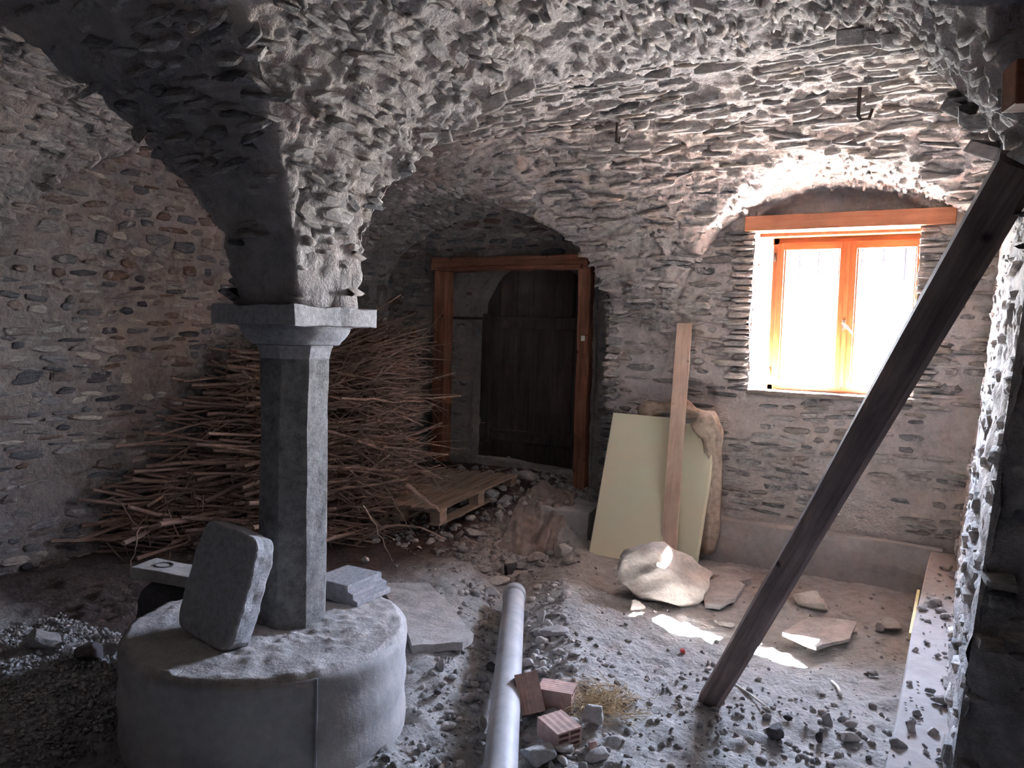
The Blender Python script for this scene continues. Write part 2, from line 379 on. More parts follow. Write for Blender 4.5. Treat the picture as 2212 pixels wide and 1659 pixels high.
P = np.stack([GX, GY, GZ], -1); P = P+N*(rough_disp(P, 1.15)+fine(P))[..., None]
cx, cy = (GX[1:, 1:]+GX[:-1, :-1])/2, (GY[1:, 1:]+GY[:-1, :-1])/2
keep = ~((cy > YB+0.03) & (cx > XC0+0.14))
ceiling = big_mesh('ceiling', P, grid_quads(len(gx), len(gy), keep), M['vmortar'], None, True); tag(ceiling, kind='structure')

# stone templates: length x, outward y, height z
def stone_template(seed, n=9):
    r = np.random.default_rng(seed); V = []; Fc = []
    ang = np.sort((np.arange(n)+r.uniform(-0.3, 0.3, n))/n*2*math.pi)
    k = r.uniform(2.6, 5.0); c, s = np.cos(ang), np.sin(ang); rr = 1/np.power(np.abs(c)**k+np.abs(s)**k, 1/k)*r.uniform(0.82, 1.0, n)*0.5
    tx = r.uniform(-0.12, 0.12); ox, oz = rr*c, rr*s*(1+tx*np.sign(c))
    for y, f in ((-0.5, 1.0), (0.30+0*tx, 0.98), (0.46, 0.80)):
        for i in range(n): V.append((ox[i]*f, y+(r.uniform(-0.10, 0.10) if y > 0 else 0), oz[i]*f))
    V.append((0, 0.5+r.uniform(-0.05, 0.08), 0)); m = len(V)-1
    for a in range(2):
        for i in range(n):
            j = (i+1) % n; Fc += [(a*n+i, a*n+j, (a+1)*n+j), (a*n+i, (a+1)*n+j, (a+1)*n+i)]
    for i in range(n): Fc.append((2*n+i, 2*n+(i+1) % n, m))
    return np.array(V), np.array(Fc)
TPL = [stone_template(100+i, 8 if i % 2 else 7) for i in range(20)]
def tpl_meshes(mat):
    out = []
    for V, Fc in TPL:
        me = bpy.data.meshes.new('stone'); me.from_pydata([tuple(v) for v in V], [], [tuple(map(int, f)) for f in Fc]); me.materials.append(mat); me.update(); out.append(me)
    return out
def lay_stones(host, stones, mat, limit=300, hidden=None):
    """stones: list of (pos, ax, an, ah, w, d, h). The ones largest in the photograph become objects, the rest one part."""
    sc = []
    for k, s in enumerate(stones):
        q = proj(s[0]); v = 0
        if q and -20 < q[0] < W+20 and -20 < q[1] < H+20 and not (hidden and hidden(q)):
            vd = (Vector(s[0])-Vector((0, 0, CAMZ))).normalized(); v = s[4]*s[6]/q[2]**2*max(0.05, -vd.dot(Vector(s[2])))
        sc.append(v)
    order = sorted(range(len(stones)), key=lambda k: -sc[k]); mes = tpl_meshes(mat); big = [k for k in order[:limit] if sc[k] > 0]; bs = set(big)
    for k in big:
        p, ax, an, ah, w_, d_, h_ = stones[k]
        o = bpy.data.objects.new('stone', mes[k % len(mes)])
        m = Matrix((Vector(ax)*w_, Vector(an)*d_, Vector(ah)*h_)).transposed().to_4x4(); m.translation = p
        COL.objects.link(o); o.parent = host; o.matrix_world = m
    VV = []; FF = []; off = 0
    for k, s in enumerate(stones):
        if k in bs: continue
        V, Fc = TPL[k % len(TPL)]; p, ax, an, ah, w_, d_, h_ = s
        VV.append(np.array(p)+V[:, :1]*np.array(ax)*w_+V[:, 1:2]*np.array(an)*d_+V[:, 2:]*np.array(ah)*h_); FF.append(Fc+off); off += len(V)
    if VV:
        o = big_mesh('small_stones', np.concatenate(VV), np.concatenate(FF), mat, host, False, 3); tag(o, kind='stuff')
def scl(o_): pass

def frame_rot(ax, an, tilt):
    ax = Vector(ax).normalized(); an = Vector(an).normalized(); ah = ax.cross(an)
    if ah.z < 0: ah = -ah
    c, s = math.cos(tilt), math.sin(tilt)
    ax2 = ax*c+ah*s; ah2 = ah*c-ax*s
    return ax2, an, ah2
def coursed(posfn, u0, u1, v0, v1, hmin, hmax, wmin, wmax, skip=0.12, out=(0.0, 0.02), ok=None, seed=1, gap=0.012, tilt=0.05, patch=None, amp=0.9):
    r = random.Random(seed); res = []; v = v0
    while v < v1:
        h = r.uniform(hmin, hmax)
        if r.random() < 0.2: h *= 1.35
        u = u0-r.uniform(0, wmax)
        while u < u1:
            w_ = r.uniform(wmin, wmax)*(0.7+0.3*h/hmax); uc, vc = u+w_/2, v+h/2+r.uniform(-0.25, 0.25)*h
            hh = (h-gap*0.6)*r.uniform(0.7, 1.12); u += w_+r.uniform(0.3, 1.6)*gap
            if uc < u0 or uc > u1 or r.random() < skip: continue
            if patch is not None and patch(uc, vc) > r.uniform(-0.2, 0.5): continue
            q = posfn(uc, vc)
            if q is None or (ok and not ok(uc, vc, w_, hh)): continue
            p, ax, an = q; p = Vector(p)+Vector(an)*float(rough_disp(np.array(p, float), amp)); ax, an, ah = frame_rot(ax, an, r.gauss(0, tilt)); dep = r.uniform(0.05, 0.075); prot = r.uniform(*out)
            an2 = (an+ah*r.gauss(0, 0.12)+ax*r.gauss(0, 0.08)).normalized()
            res.append((Vector(p)+an*(prot-dep*0.5), ax, an2, ah, w_, dep, hh))
        v += h+gap*0.4
    return res

# vault stones, laid in courses along each barrel
vs = []
def barrel_y_arc(a, b, crown, spr_a=SPR, spr_b=SPR, n=400):
    x = (a+b)/2-(b-a)/2*np.cos(np.linspace(0, math.pi, n)); z = prof(x, a, b, crown, spr_a, spr_b); z[0] = spr_a; z[-1] = spr_b
    s = np.concatenate([[0], np.cumsum(np.hypot(np.diff(x), np.diff(z)))]); return s, x
def vault_pos(X, Y, along_x):
    n = vnormal(np.array(X), np.array(Y)); z = float(zvault(np.array(X), np.array(Y)))
    ax = Vector((1, 0, 0)) if along_x else Vector((0, 1, 0)); n = Vector(n); ax = (ax-n*ax.dot(n)).normalized()
    return (X, Y, z), ax, n
def add_barrel(along_x, a, b, crown, u0, u1, dom, seed, hm=(0.022, 0.055), wm=(0.10, 0.34), spr_a=SPR, spr_b=SPR, out=(-0.004, 0.034)):
    s, x = barrel_y_arc(a, b, crown, spr_a, spr_b)
    def pf(u, v):
        y = float(np.interp(v, s, x)); X, Y = (u, y) if along_x else (y, u)
        if not dom(X, Y): return None
        return vault_pos(X, Y, along_x)
    pt = lambda u, v: float(vn(np.array([u*1.0, v*1.0, seed*3.3]), 1.7, seed))*0.9-0.22
    return coursed(pf, u0, u1, 0.02, s[-1]-0.02, hm[0], hm[1], wm[0], wm[1], 0.10, out, None, seed, 0.008, 0.16, pt, 1.15)
def zx(Y): return max(float(prof(np.array(Y), YC1, YB, 2.97)), float(prof(np.array(Y), YF, YC0, 2.98)))
def domx(X, Y):
    z = float(zvault(np.array(X), np.array(Y))); return z-zx(Y) < 0.004 and z > SPR+0.02
def domy(X, Y):
    z = float(zvault(np.array(X), np.array(Y))); return z-zx(Y) > 0.002 and z > SPR+0.02
vs += add_barrel(True, YC1, YB, 2.97, XL, 1.2, domx, 1)
vs += add_barrel(True, YF+0.8, YC0, 2.98, XL, 1.6, domx, 2, (0.02, 0.055), (0.06, 0.24), out=(0.0, 0.04))
vs += add_barrel(False, XC1, XR+0.1, 2.93, 0.6, YB, domy, 3, (0.018, 0.05), (0.05, 0.17), out=(-0.004, 0.030))
vs += add_barrel(False, XL, XC0, 2.90, 0.6, 6.12, domy, 4, (0.03, 0.06), (0.09, 0.25), out=(0.0, 0.024))
lay_stones(ceiling, vs, M['vstone'], 300)

# ------------------------------------------------------------------ walls
def wall_mesh(name, u0, u1, v0, v1, step, pos, nrm, hole=None, mat=None, amp=1.0, off=None, parent=None, extra_u=(), extra_v=()):
    us = cat(np.linspace(u0, u1, int(abs(u1-u0)/step)+2), np.array([x for x in extra_u], float)); vs_ = cat(np.linspace(v0, v1, int((v1-v0)/step)+2), np.array([x for x in extra_v], float))
    U, V = np.meshgrid(us, vs_, indexing='ij'); P = pos(U, V); n = np.array(nrm, float)
    d = rough_disp(P, amp)
    if off is not None: d = d+off(U, V)
    P = P+d[..., None]*n
    k = None
    if hole is not None:
        cu, cv = (U[1:, 1:]+U[:-1, :-1])/2, (V[1:, 1:]+V[:-1, :-1])/2; k = ~hole(cu, cv)
    return big_mesh(name, P, grid_quads(len(us), len(vs_), k), mat or M['mortar'], parent, True)

# window wall
WX0, WX1, WZ0, WZ1 = -1.39, -0.33, 1.26, 2.44
NX0, NX1 = -1.52, -0.16
def niche_top(X): return 2.70-0.34*((X+0.84)/0.68)**2
def w_off(U, V):   # segmental recess above the lintel
    return -0.11*((V > 2.42) & (V < niche_top(U)) & (U > NX0) & (U < NX1))
wall_back = wall_mesh('wall_back', -2.5, 0.45, -0.15, 3.0, 0.024, lambda U, V: np.stack([U, np.full_like(U, YB), V], -1), (0, -1, 0),
    lambda u, v: (u > WX0) & (u < WX1) & (v > WZ0-0.02) & (v < WZ1), M['bmortar'], 0.9, w_off, None, (WX0, WX1), (WZ0-0.02, WZ1))
tag(wall_back, kind='structure')
def bpos(u, v):
    y = YB+(0.11 if (v > 2.42 and NX0 < u < NX1) else 0)
    return (u, y, v), (1, 0, 0), (0, -1, 0)
def bok(u, v, w_, h):
    if u-w_/2 < WX1+0.0 and u+w_/2 > WX0-0.0 and WZ0-0.06 < v < WZ1+0.16: return False
    if v < 0.34 and -1.75 < u: return False
    if v > float(zvault(np.array(u), np.array(YB-0.02)))+0.03: return False
    return True
bpatch = lambda u, v: float(vn(np.array([u, v*1.0, 4.4]), 1.9, 5))*1.0+(-0.05 if (v < 1.25 and u > -1.6) else (0.5 if v > 2.42 else -0.35))
bs = coursed(bpos, -2.48, 0.35, -0.05, 2.9, 0.028, 0.07, 0.09, 0.32, 0.05, (0.004, 0.030), bok, 21, 0.010, 0.05, bpatch)
# dressed quoins either side of the window, longer and tighter
for sx in (0, 1):
    v = 1.24; r = random.Random(30+sx)
    while v < 2.40:
        h = r.uniform(0.028, 0.055); w_ = r.uniform(0.14, 0.26); xc = (WX0-w_/2+0.012) if sx == 0 else (WX1+w_/2-0.012)
        bs.append((Vector((xc, YB+0.012-r.uniform(0, 0.02), v+h/2)), Vector((1, 0, r.uniform(-.05, .05))).normalized(), Vector((0, -1, 0)), Vector((0, 0, 1)), w_, 0.07, h*1.0)); v += h+0.004
lay_stones(wall_back, bs, M['bstone'], 300)
# reveals of the window opening
REV = 6.42
def strip(name, pos, u0, u1, v0, v1, nrm, amp=0.6, mat='mortar', step=0.03):
    o = wall_mesh(name, u0, u1, v0, v1, step, pos, nrm, None, M[mat], amp); tag(o, kind='structure'); return o
rl = strip('trim_1', lambda U, V: np.stack([np.full_like(U, WX0), U, V], -1), YB-0.01, REV, WZ0-0.05, WZ1+0.1, (1, 0, 0), 0.5)
rr_ = strip('trim_2', lambda U, V: np.stack([np.full_like(U, WX1), U, V], -1), YB-0.01, REV, WZ0-0.05, WZ1+0.1, (-1, 0, 0), 0.5)
strip('trim_3', lambda U, V: np.stack([V, U, np.full_like(U, WZ0-0.045)], -1), YB, REV, WX0-0.02, WX1+0.02, (0, 0, 1), 0.3)
strip('trim_4', lambda U, V: np.stack([V, U, np.full_like(U, WZ1+0.02)], -1), YB+0.1, REV, WX0-0.1, WX1+0.1, (0, 0, -1), 0.2)
def rpos(u, v): return (WX0, u, v), (0, 1, 0), (1, 0, 0)
rs = coursed(rpos, YB+0.01, 5.98, WZ0, WZ1, 0.03, 0.055, 0.07, 0.16, 0.02, (-0.008, 0.014), None, 41, 0.006, 0.03)
lay_stones(rl, rs, M['bstone'], 120)
def rpos2(u, v): return (WX1, u, v), (0, 1, 0), (-1, 0, 0)
lay_stones(rr_, coursed(rpos2, YB+0.01, 5.98, WZ0, WZ1, 0.03, 0.055, 0.07, 0.16, 0.02, (-0.008, 0.014), None, 42, 0.006, 0.03), M['bstone'], 60)

# alcove wall round the door, recessed, and its own arched inner opening
YD = 6.15
DX0, DX1, DZ1 = -4.50, -2.80, 2.31
wall_alcove = wall_mesh('wall_alcove', XL-0.05, -2.40, -0.2, 3.0, 0.03, lambda U, V: np.stack([U, np.full_like(U, YD), V], -1), (0, -1, 0),
    lambda u, v: (u > DX0+0.03) & (u < DX1-0.03) & (v < DZ1-0.03), M['mortar'], 1.0, None, None, (DX0+0.03, DX1-0.03), (DZ1-0.03,))
tag(wall_alcove, kind='structure')
def aok(u, v, w_, h):
    if u+w_/2 > DX0 and u-w_/2 < DX1 and v < DZ1+0.02: return False
    return v < float(zvault(np.array(u), np.array(YD)))+0.03
sa = coursed(lambda u, v: ((u, YD, v), (1, 0, 0), (0, -1, 0)), XL, -2.45, 0.1, 2.9, 0.03, 0.07, 0.09, 0.28, 0.05, (0.006, 0.028), aok, 51, 0.012, 0.05,
    lambda u, v: float(vn(np.array([u, v, 1.4]), 1.9, 8))*0.8-0.5)
lay_stones(wall_alcove, sa, M['stone'], 300)
# side of the pier between door alcove and window wall
ps_ = strip('trim_5', lambda U, V: np.stack([np.full_like(U, -2.50), U, V], -1), YB-0.02, 6.5, -0.15, 2.2, (-1, 0, 0), 0.8)
# quoins on that pier corner: knobbly edge seen against the dark
v = 0.25; r = random.Random(77); q5 = []
while v < 2.05:
    h = r.uniform(0.035, 0.075); q5.append((Vector((-2.46-r.uniform(0, 0.02), YB+0.02, v+h/2)), Vector((1, 0, 0)), Vector((0, -1, 0)), Vector((0, 0, 1)), r.uniform(0.12, 0.2), 0.08, h)); v += h+0.006
lay_stones(ps_, q5, M['bstone'], 60)
# inner wall behind the frame with an arched opening
AX0, AX1, ASZ = -4.16, -2.90, 1.62
def arch_hole(u, v):
    c = (AX0+AX1)/2; h = (AX1-AX0)/2; t = np.clip(1-np.abs((u-c)/h)**2.5, 0, 1); return (u > AX0) & (u < AX1) & (v < ASZ+0.66*t**(1/2.5))
wi = wall_mesh('wall_doorway', -4.56, -2.74, -0.1, 2.5, 0.022, lambda U, V: np.stack([U, np.full_like(U, 6.33), V], -1), (0, -1, 0), arch_hole, M['mortar'], 0.9, None, None, (AX0, AX1))
tag(wi, kind='structure')
si = coursed(lambda u, v: ((u, 6.33, v), (1, 0, 0), (0, -1, 0)), -4.5, -2.8, 0.3, 2.3, 0.03, 0.06, 0.08, 0.2, 0.25, (-0.01, 0.012),
    lambda u, v, w_, h: not bool(arch_hole(np.array(u+w_*0.4), np.array(v))) and not bool(arch_hole(np.array(u-w_*0.4), np.array(v))), 61, 0.014, 0.05)
lay_stones(wi, si, M['stone'], 120)
th = np.linspace(0, math.pi, 40); arc = [(AX0, z) for z in np.linspace(-0.1, ASZ, 60)]+[((AX0+AX1)/2-math.copysign(abs(math.cos(t))**0.8, math.cos(t))*(AX1-AX0)/2, ASZ+0.66*abs(math.sin(t))**0.8) for t in th]+[(AX1, z) for z in np.linspace(ASZ, -0.1, 60)]
arc = np.array(arc); ys = np.linspace(6.31, 6.56, 12); A = np.stack([np.repeat(arc[:, 0][:, None], 12, 1), np.repeat(ys[None], len(arc), 0), np.repeat(arc[:, 1][:, None], 12, 1)], -1)
A = A+np.stack([fbm(A, 12, 3, 71), 0*A[..., 0], fbm(A, 12, 3, 72)], -1)*0.012
o = big_mesh('trim_6', A, grid_quads(len(arc), 12), M['mortar'], None, True); tag(o, kind='structure')
# sides joining alcove wall and inner wall
strip('trim_7', lambda U, V: np.stack([np.full_like(U, DX0-0.02), U, V], -1), 6.12, 6.4, 0, 2.4, (1, 0, 0), 0.4)
strip('trim_8', lambda U, V: np.stack([np.full_like(U, DX1+0.02), U, V], -1), 6.12, 6.4, 0, 2.4, (-1, 0, 0), 0.4)

# left wall
wall_left = wall_mesh('wall_left', YF-0.1, 6.3, -0.15, 3.1, 0.03, lambda U, V: np.stack([np.full_like(U, XL), U, V], -1), (1, 0, 0), None, M['mortar'], 0.9)
tag(wall_left, kind='structure')
def lok(u, v, w_, h): return v < float(zvault(np.array(XL+0.03), np.array(u)))+0.03
sl_ = coursed(lambda u, v: ((XL, u, v), (0, 1, 0), (1, 0, 0)), 1.2, 6.12, 0.0, 2.9, 0.035, 0.09, 0.08, 0.28, 0.04, (0.006, 0.024), lok, 81, 0.014, 0.09,
    lambda u, v: float(vn(np.array([u, v, 6.4]), 1.7, 15))*0.7-0.45)
lay_stones(wall_left, sl_, M['stone'], 300)

# right wall: a long battered pier, its end facing the camera
def xr(z): return 0.115-0.105*(1-np.clip((z-0.3)/1.5, 0, 1))
YP = 2.33
wr = wall_mesh('wall_right', YP, 5.8, 0.0, 2.3, 0.03, lambda U, V: np.stack([xr(V), U, V], -1), (-1, 0, 0), None, M['vmortar'], 1.0); tag(wr, kind='structure')
sr = coursed(lambda u, v: ((float(xr(v)), u, v), (0, 1, 0), (-1, 0, 0)), YP, 5.7, 0.2, 2.1, 0.03, 0.07, 0.08, 0.2, 0.05, (-0.01, 0.018), None, 91, 0.012, 0.06, None, 1.0)
lay_stones(wr, sr, M['vstone'], 300)
wp_ = wall_mesh('wall_pier', 0.0, 0.95, 0.0, 2.3, 0.025, lambda U, V: np.stack([xr(V)-0.005+U, np.full_like(U, YP), V], -1), (0, -1, 0), None, M['vmortar'], 1.6); tag(wp_, kind='structure')
sp_ = coursed(lambda u, v: ((float(xr(v))+u, YP, v), (1, 0, 0), (0, -1, 0)), 0.10, 0.9, 0.1, 1.95, 0.035, 0.08, 0.07, 0.2, 0.03, (0.005, 0.035), None, 93, 0.012, 0.12, None, 1.6)
lay_stones(wp_, sp_, M['stone'], 120)
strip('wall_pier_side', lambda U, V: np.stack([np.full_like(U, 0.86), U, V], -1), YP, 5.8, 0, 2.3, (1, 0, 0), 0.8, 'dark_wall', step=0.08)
# the rest of the cellar behind the camera
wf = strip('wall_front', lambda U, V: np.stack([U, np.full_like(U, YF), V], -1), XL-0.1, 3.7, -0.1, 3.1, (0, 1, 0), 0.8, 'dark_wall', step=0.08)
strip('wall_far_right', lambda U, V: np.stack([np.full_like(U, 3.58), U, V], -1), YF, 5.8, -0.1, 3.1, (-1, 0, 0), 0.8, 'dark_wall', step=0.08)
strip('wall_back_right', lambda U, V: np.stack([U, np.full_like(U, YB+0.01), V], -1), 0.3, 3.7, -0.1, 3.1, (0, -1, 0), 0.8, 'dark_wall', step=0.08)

# outer masonry and the floor above, closing the cellar against the daylight
for nm, sz, lc in (('wall_outer_door', (3.5, 0.2, 3.6), (-3.7, 6.82, 1.4)), ('wall_outer_corner', (0.25, 1.3, 3.6), (-5.35, 6.3, 1.4)), ('wall_outer_pier', (0.15, 0.95, 3.6), (-2.28, 6.27, 1.4)), ('trim_upper_floor', (9.6, 9.4, 0.1), (-1.0, 2.15, 3.2))):
    o = box(nm, sz, lc, M['mortar'], None, None, 0.005); tag(o, kind='structure')

# concrete footing along the window wall and the right wall
fo = empty('trim_footing', (0, 0, 0)); tag(fo, kind='structure')
box('footing_block', (1.62, 0.14, 0.42), (-0.90, 5.705, 0.095), M['footing'], fo, bev=0.008, rough=0.012, cuts=5)
box('footing_block', (0.75, 3.9, 0.42), (0.215, 3.72, 0.085), M['footing'], fo, bev=0.01, rough=0.012, cuts=6, seed=3)

# ------------------------------------------------------------------ floor
PIPE = [(-1.27, 2.05), (-1.49, 2.45), (-2.39, 4.08)]
def seg_dist(X, Y, a, b):
    ax, ay = a; bx, by = b; dx, dy = bx-ax, by-ay; t = np.clip(((X-ax)*dx+(Y-ay)*dy)/(dx*dx+dy*dy), 0, 1)
    return np.hypot(X-ax-t*dx, Y-ay-t*dy)
def floor_h(X, Y):
    X = np.asarray(X, float); Y = np.asarray(Y, float)
    P = np.stack(np.broadcast_arrays(X, Y, np.zeros_like(X+Y)), -1)
    h = 0.24*sstep((Y-4.65)/1.1)*sstep((-2.45-X)/0.25)
    h = h+0.07*sstep((Y-3.6)/1.0)*sstep((-2.75-X)/0.6)
    d = np.minimum(seg_dist(X, Y, PIPE[1], PIPE[2]), seg_dist(X, Y, PIPE[2], (-2.75, 4.95)))
    h = h-0.07*np.exp(-(d/0.18)**2)
    h = h+0.05*np.exp(-((d-0.38)/0.18)**2)*sstep((Y-2.2)/1.0)
    h = h+fbm(P, 1.2, 2, 31)*0.025+fbm(P, 6, 3, 37)*0.014
    m = sstep((4.3-Y)/2.0); h = h+(np.maximum(fbm(P, 17, 3, 41), 0)**1.0)*0.028*(0.45+0.55*m)
    h = h*sstep((5.0-X*0-Y*0)/1)  # noqa
    return h
fx = cat(np.linspace(XL-0.05, -3.6, 60), np.linspace(-3.6, 0.35, 190), np.linspace(0.35, 3.7, 30)); fy = cat(np.linspace(YF-0.1, 1.2, 45), np.linspace(1.2, 6.8, 260))
FX, FY = np.meshgrid(fx, fy, indexing='ij')
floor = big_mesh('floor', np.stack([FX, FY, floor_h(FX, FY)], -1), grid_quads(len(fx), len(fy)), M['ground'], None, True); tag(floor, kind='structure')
def fh(x, y): return float(floor_h(x, y))
def on_floor(px, py, dz=0.0):
    z = 0.0
    for _ in range(12):
        p = at_z(px, py, z); z = 0.5*z+0.5*(fh(p.x, p.y)+dz)
    p = at_z(px, py, z); return p

# ------------------------------------------------------------------ column, capital and round plinth
CX, CY, PZ = -2.36, 2.27, 0.40
def lathe(name, prof_, n, mat, parent, rot0=0.0, noise=0.0, nf=9, smooth=True, sq=None):
    V = []; Fc = []
    for k, (r_, z) in enumerate(prof_):
        for j in range(n):
            t = rot0+2*math.pi*j/n; c, s_ = math.cos(t), math.sin(t); f = 1.0
            if sq is not None:
                e = sq[k]; f = 1/((abs(c)**e+abs(s_)**e)**(1/e))
            V.append((r_*f*c, r_*f*s_, z))
    V = np.array(V)
    if noise: V[:, :2] += np.stack([fbm(V+k*3.3, nf, 3, k) for k in range(2)], 1)*noise
    for k in range(len(prof_)-1):
        for j in range(n): Fc.append((k*n+j, k*n+(j+1) % n, (k+1)*n+(j+1) % n, (k+1)*n+j))
    Fc.append(tuple(range(n))[::-1]); Fc.append(tuple((len(prof_)-1)*n+j for j in range(n)))
    return mesh_np(name, V, Fc, mat, parent, smooth)
pr = 0.55
plinth = empty('round_plinth', (-2.39, 2.18, 0)); tag(plinth, 'low round concrete plinth under the octagonal stone column', 'plinth')
zs = list(np.linspace(-0.12, PZ-0.012, 18)); o = lathe('plinth_body', [(pr+0.004*math.sin(z*40), z) for z in zs], 120, M['concrete'], plinth, 0, 0.006, 5)
# rough mortar screed on its top
rr0 = np.linspace(0, 1, 42)[:, None]; tt = np.linspace(0, 2*math.pi, 141)[None, :]; edge = 1+0.018*vn(np.stack([np.cos(tt)*6, np.sin(tt)*6, 0*tt], -1), 1.5, 3)*1.0
TX, TY = rr0*np.cos(tt)*(pr-0.006)*edge, rr0*np.sin(tt)*(pr-0.006)*edge; TP = np.stack([TX, TY, 0*TX], -1)
TZ = PZ+0.004+fbm(TP, 5, 2, 5)*0.006+np.maximum(fbm(TP, 28, 3, 6), -0.2)*0.008-0.03*(rr0 > 0.985)
o = big_mesh('mortar_bed', np.stack([TX, TY, TZ], -1), grid_quads(42, 141), M['rubble'], plinth, True)
tube('form_seam', [(-2.39+0.0, 2.18, 0)][:0] or [(math.cos(R(-26))*(pr+0.006), math.sin(R(-26))*(pr+0.006), z) for z in (0.0, 0.1, 0.2, 0.3, 0.39)], [0.005, 0.007, 0.005, 0.008, 0.004], M['concrete'], plinth, 6)

colm = empty('stone_column', (CX, CY, PZ)); tag(colm, 'octagonal grey stone column with moulded capital on the round plinth', 'column')
S = 1.48-PZ
n8 = 8; ap = 0.131/math.cos(R(22.5)); V = []; Fc = []; seg = 26; sub = 5
for k in range(seg+1):
    z = S*k/seg; tap = 1.02-0.035*k/seg
    for j in range(8*sub):
        a0 = R(22.5+45*(j//sub)); a1 = R(22.5+45*(j//sub+1)); f = (j % sub)/sub
        x = ap*tap*(math.cos(a0)*(1-f)+math.cos(a1)*f); y = ap*tap*(math.sin(a0)*(1-f)+math.sin(a1)*f); V.append((x, y, z))
V = np.array(V); V[:, :2] += np.stack([fbm(V*np.array([1, 1, 0.35]), 14, 4, 80+k) for k in range(2)], 1)*0.0045
m = 8*sub
for k in range(seg):
    for j in range(m): Fc.append((k*m+j, k*m+(j+1) % m, (k+1)*m+(j+1) % m, (k+1)*m+j))
Fc.append(tuple(range(m))[::-1]); Fc.append(tuple(seg*m+j for j in range(m)))
mesh_np('shaft', V, Fc, M['shaft'], colm)
cap = empty('capital', (0, 0, S)); cap.parent = colm
lathe('neck_band', [(ap*1.00, 0.0), (ap*1.02, 0.005), (ap*1.09, 0.045), (ap*1.13, 0.052), (ap*1.08, 0.056)], 8, M['granite'], cap, R(22.5), 0, 9, False)
pz = [(0.150, 0.056), (0.156, 0.062), (0.158, 0.068), (0.172, 0.078), (0.188, 0.092), (0.198, 0.106), (0.203, 0.118), (0.200, 0.124), (0.206, 0.126), (0.206, 0.133)]
lathe('ovolo_moulding', pz, 64, M['granite'], cap, 0, 0.001, 9, True, [3.2, 3.2, 3.2, 2.9, 2.6, 2.5, 2.5, 2.6, 2.7, 2.7])
ab = box('abacus', (0.455, 0.455, 0.074), (0, 0, 0.170), M['granite'], cap, bev=0.002, rough=0.007, cuts=10)

# thick stone slab leaning on the column
def slab_mesh(name, w_, t_, h_, mat, ex=7.0, rough=0.006, n=112):
    pf = [(0.0, -1), (0.3, -1), (0.6, -1), (0.85, -1), (0.955, -1), (0.985, -0.93), (1.0, -0.8), (1.0, -0.4), (1.0, 0.0), (1.0, 0.4), (1.0, 0.8), (0.985, 0.93), (0.955, 1), (0.6, 1), (0.0, 1)]
    V = []
    for r_, y in pf:
        for j_ in range(n):
            t = 2*math.pi*j_/n; c, s_ = math.cos(t), math.sin(t); f = 1/((abs(c)**ex+abs(s_)**ex)**(1/ex)); V.append((r_*f*c*w_/2, y*t_/2, r_*f*s_*h_/2+h_/2))
    V = np.array(V); V += np.stack([fbm(V+k*5, 15, 4, k) for k in range(3)], 1)*rough
    Fc = [(k*n+j_, k*n+(j_+1) % n, (k+1)*n+(j_+1) % n, (k+1)*n+j_) for k in range(len(pf)-1) for j_ in range(n)]
    return mesh_np(name, V, Fc, mat)
o = slab_mesh('leaning_stone_slab', 0.34, 0.09, 0.43, M['granite']); o.location = (-2.435, 1.925, PZ+0.006)
o.rotation_euler = (R(-14), R(6), R(-3)); tag(o, 'thick grey stone slab leaning against the column on the plinth', 'slab')
# moulded cornice fragment on the plinth
def cornice(name, L, mat):
    pts = [(0, 0), (0.26, 0), (0.26, 0.022), (0.235, 0.028), (0.235, 0.050), (0.205, 0.056), (0.205, 0.085), (0, 0.085)]
    V = [(x, 0, z) for x, z in pts]+[(x, L, z) for x, z in pts]; n = len(pts)
    Fc = [tuple(range(n))[::-1], tuple(range(n, 2*n))]+[(j, (j+1) % n, n+(j+1) % n, n+j) for j in range(n)]
    bm = bmesh.new(); vv = [bm.verts.new(v) for v in V]; [bm.faces.new([vv[i] for i in f]) for f in Fc]
    bmesh.ops.recalc_face_normals(bm, faces=bm.faces); bmesh.ops.bevel(bm, geom=list(bm.edges), offset=0.003, segments=1, affect='EDGES'); return from_bm(name, bm, mat)
o = cornice('moulded_stone_fragment', 0.24, M['granite']); o.location = (-2.48, 2.50, PZ+0.006); o.rotation_euler = (0, 0, R(2))
tag(o, 'pale moulded cornice stone lying behind the column on the plinth', 'stone fragment')
# cut block with round marks left of the column
bl = empty('cut_stone_block', (-3.13, 2.31, 0.46), (R(-2), R(2), R(14))); tag(bl, 'pale cut stone block with round drill marks left of the column', 'stone block')
box('block_body', (0.42, 0.17, 0.055), (0, 0, -0.0275), M['rubble'], bl, bev=0.004, rough=0.003, cuts=4)
for x, r_ in ((-0.10, 0.040), (0.11, 0.022)):
    bm = bmesh.new(); 
    for k in range(24):
        pass
    bm.free(); pts = [(x+math.cos(t)*r_, 0.005+math.sin(t)*r_, 0.002) for t in np.linspace(0, 2*math.pi, 25)]
    tube('drill_mark', pts, 0.0035, M['dark_rock'], bl, 5, False)
o = rock('dark_support_stone', (-3.15, 2.33, 0.19), (0.55, 0.34, 0.46), M['dark_rock'], 5, 0.3, lo=0.62); tag(o, 'dark rough stone under the pale cut block', 'stone')

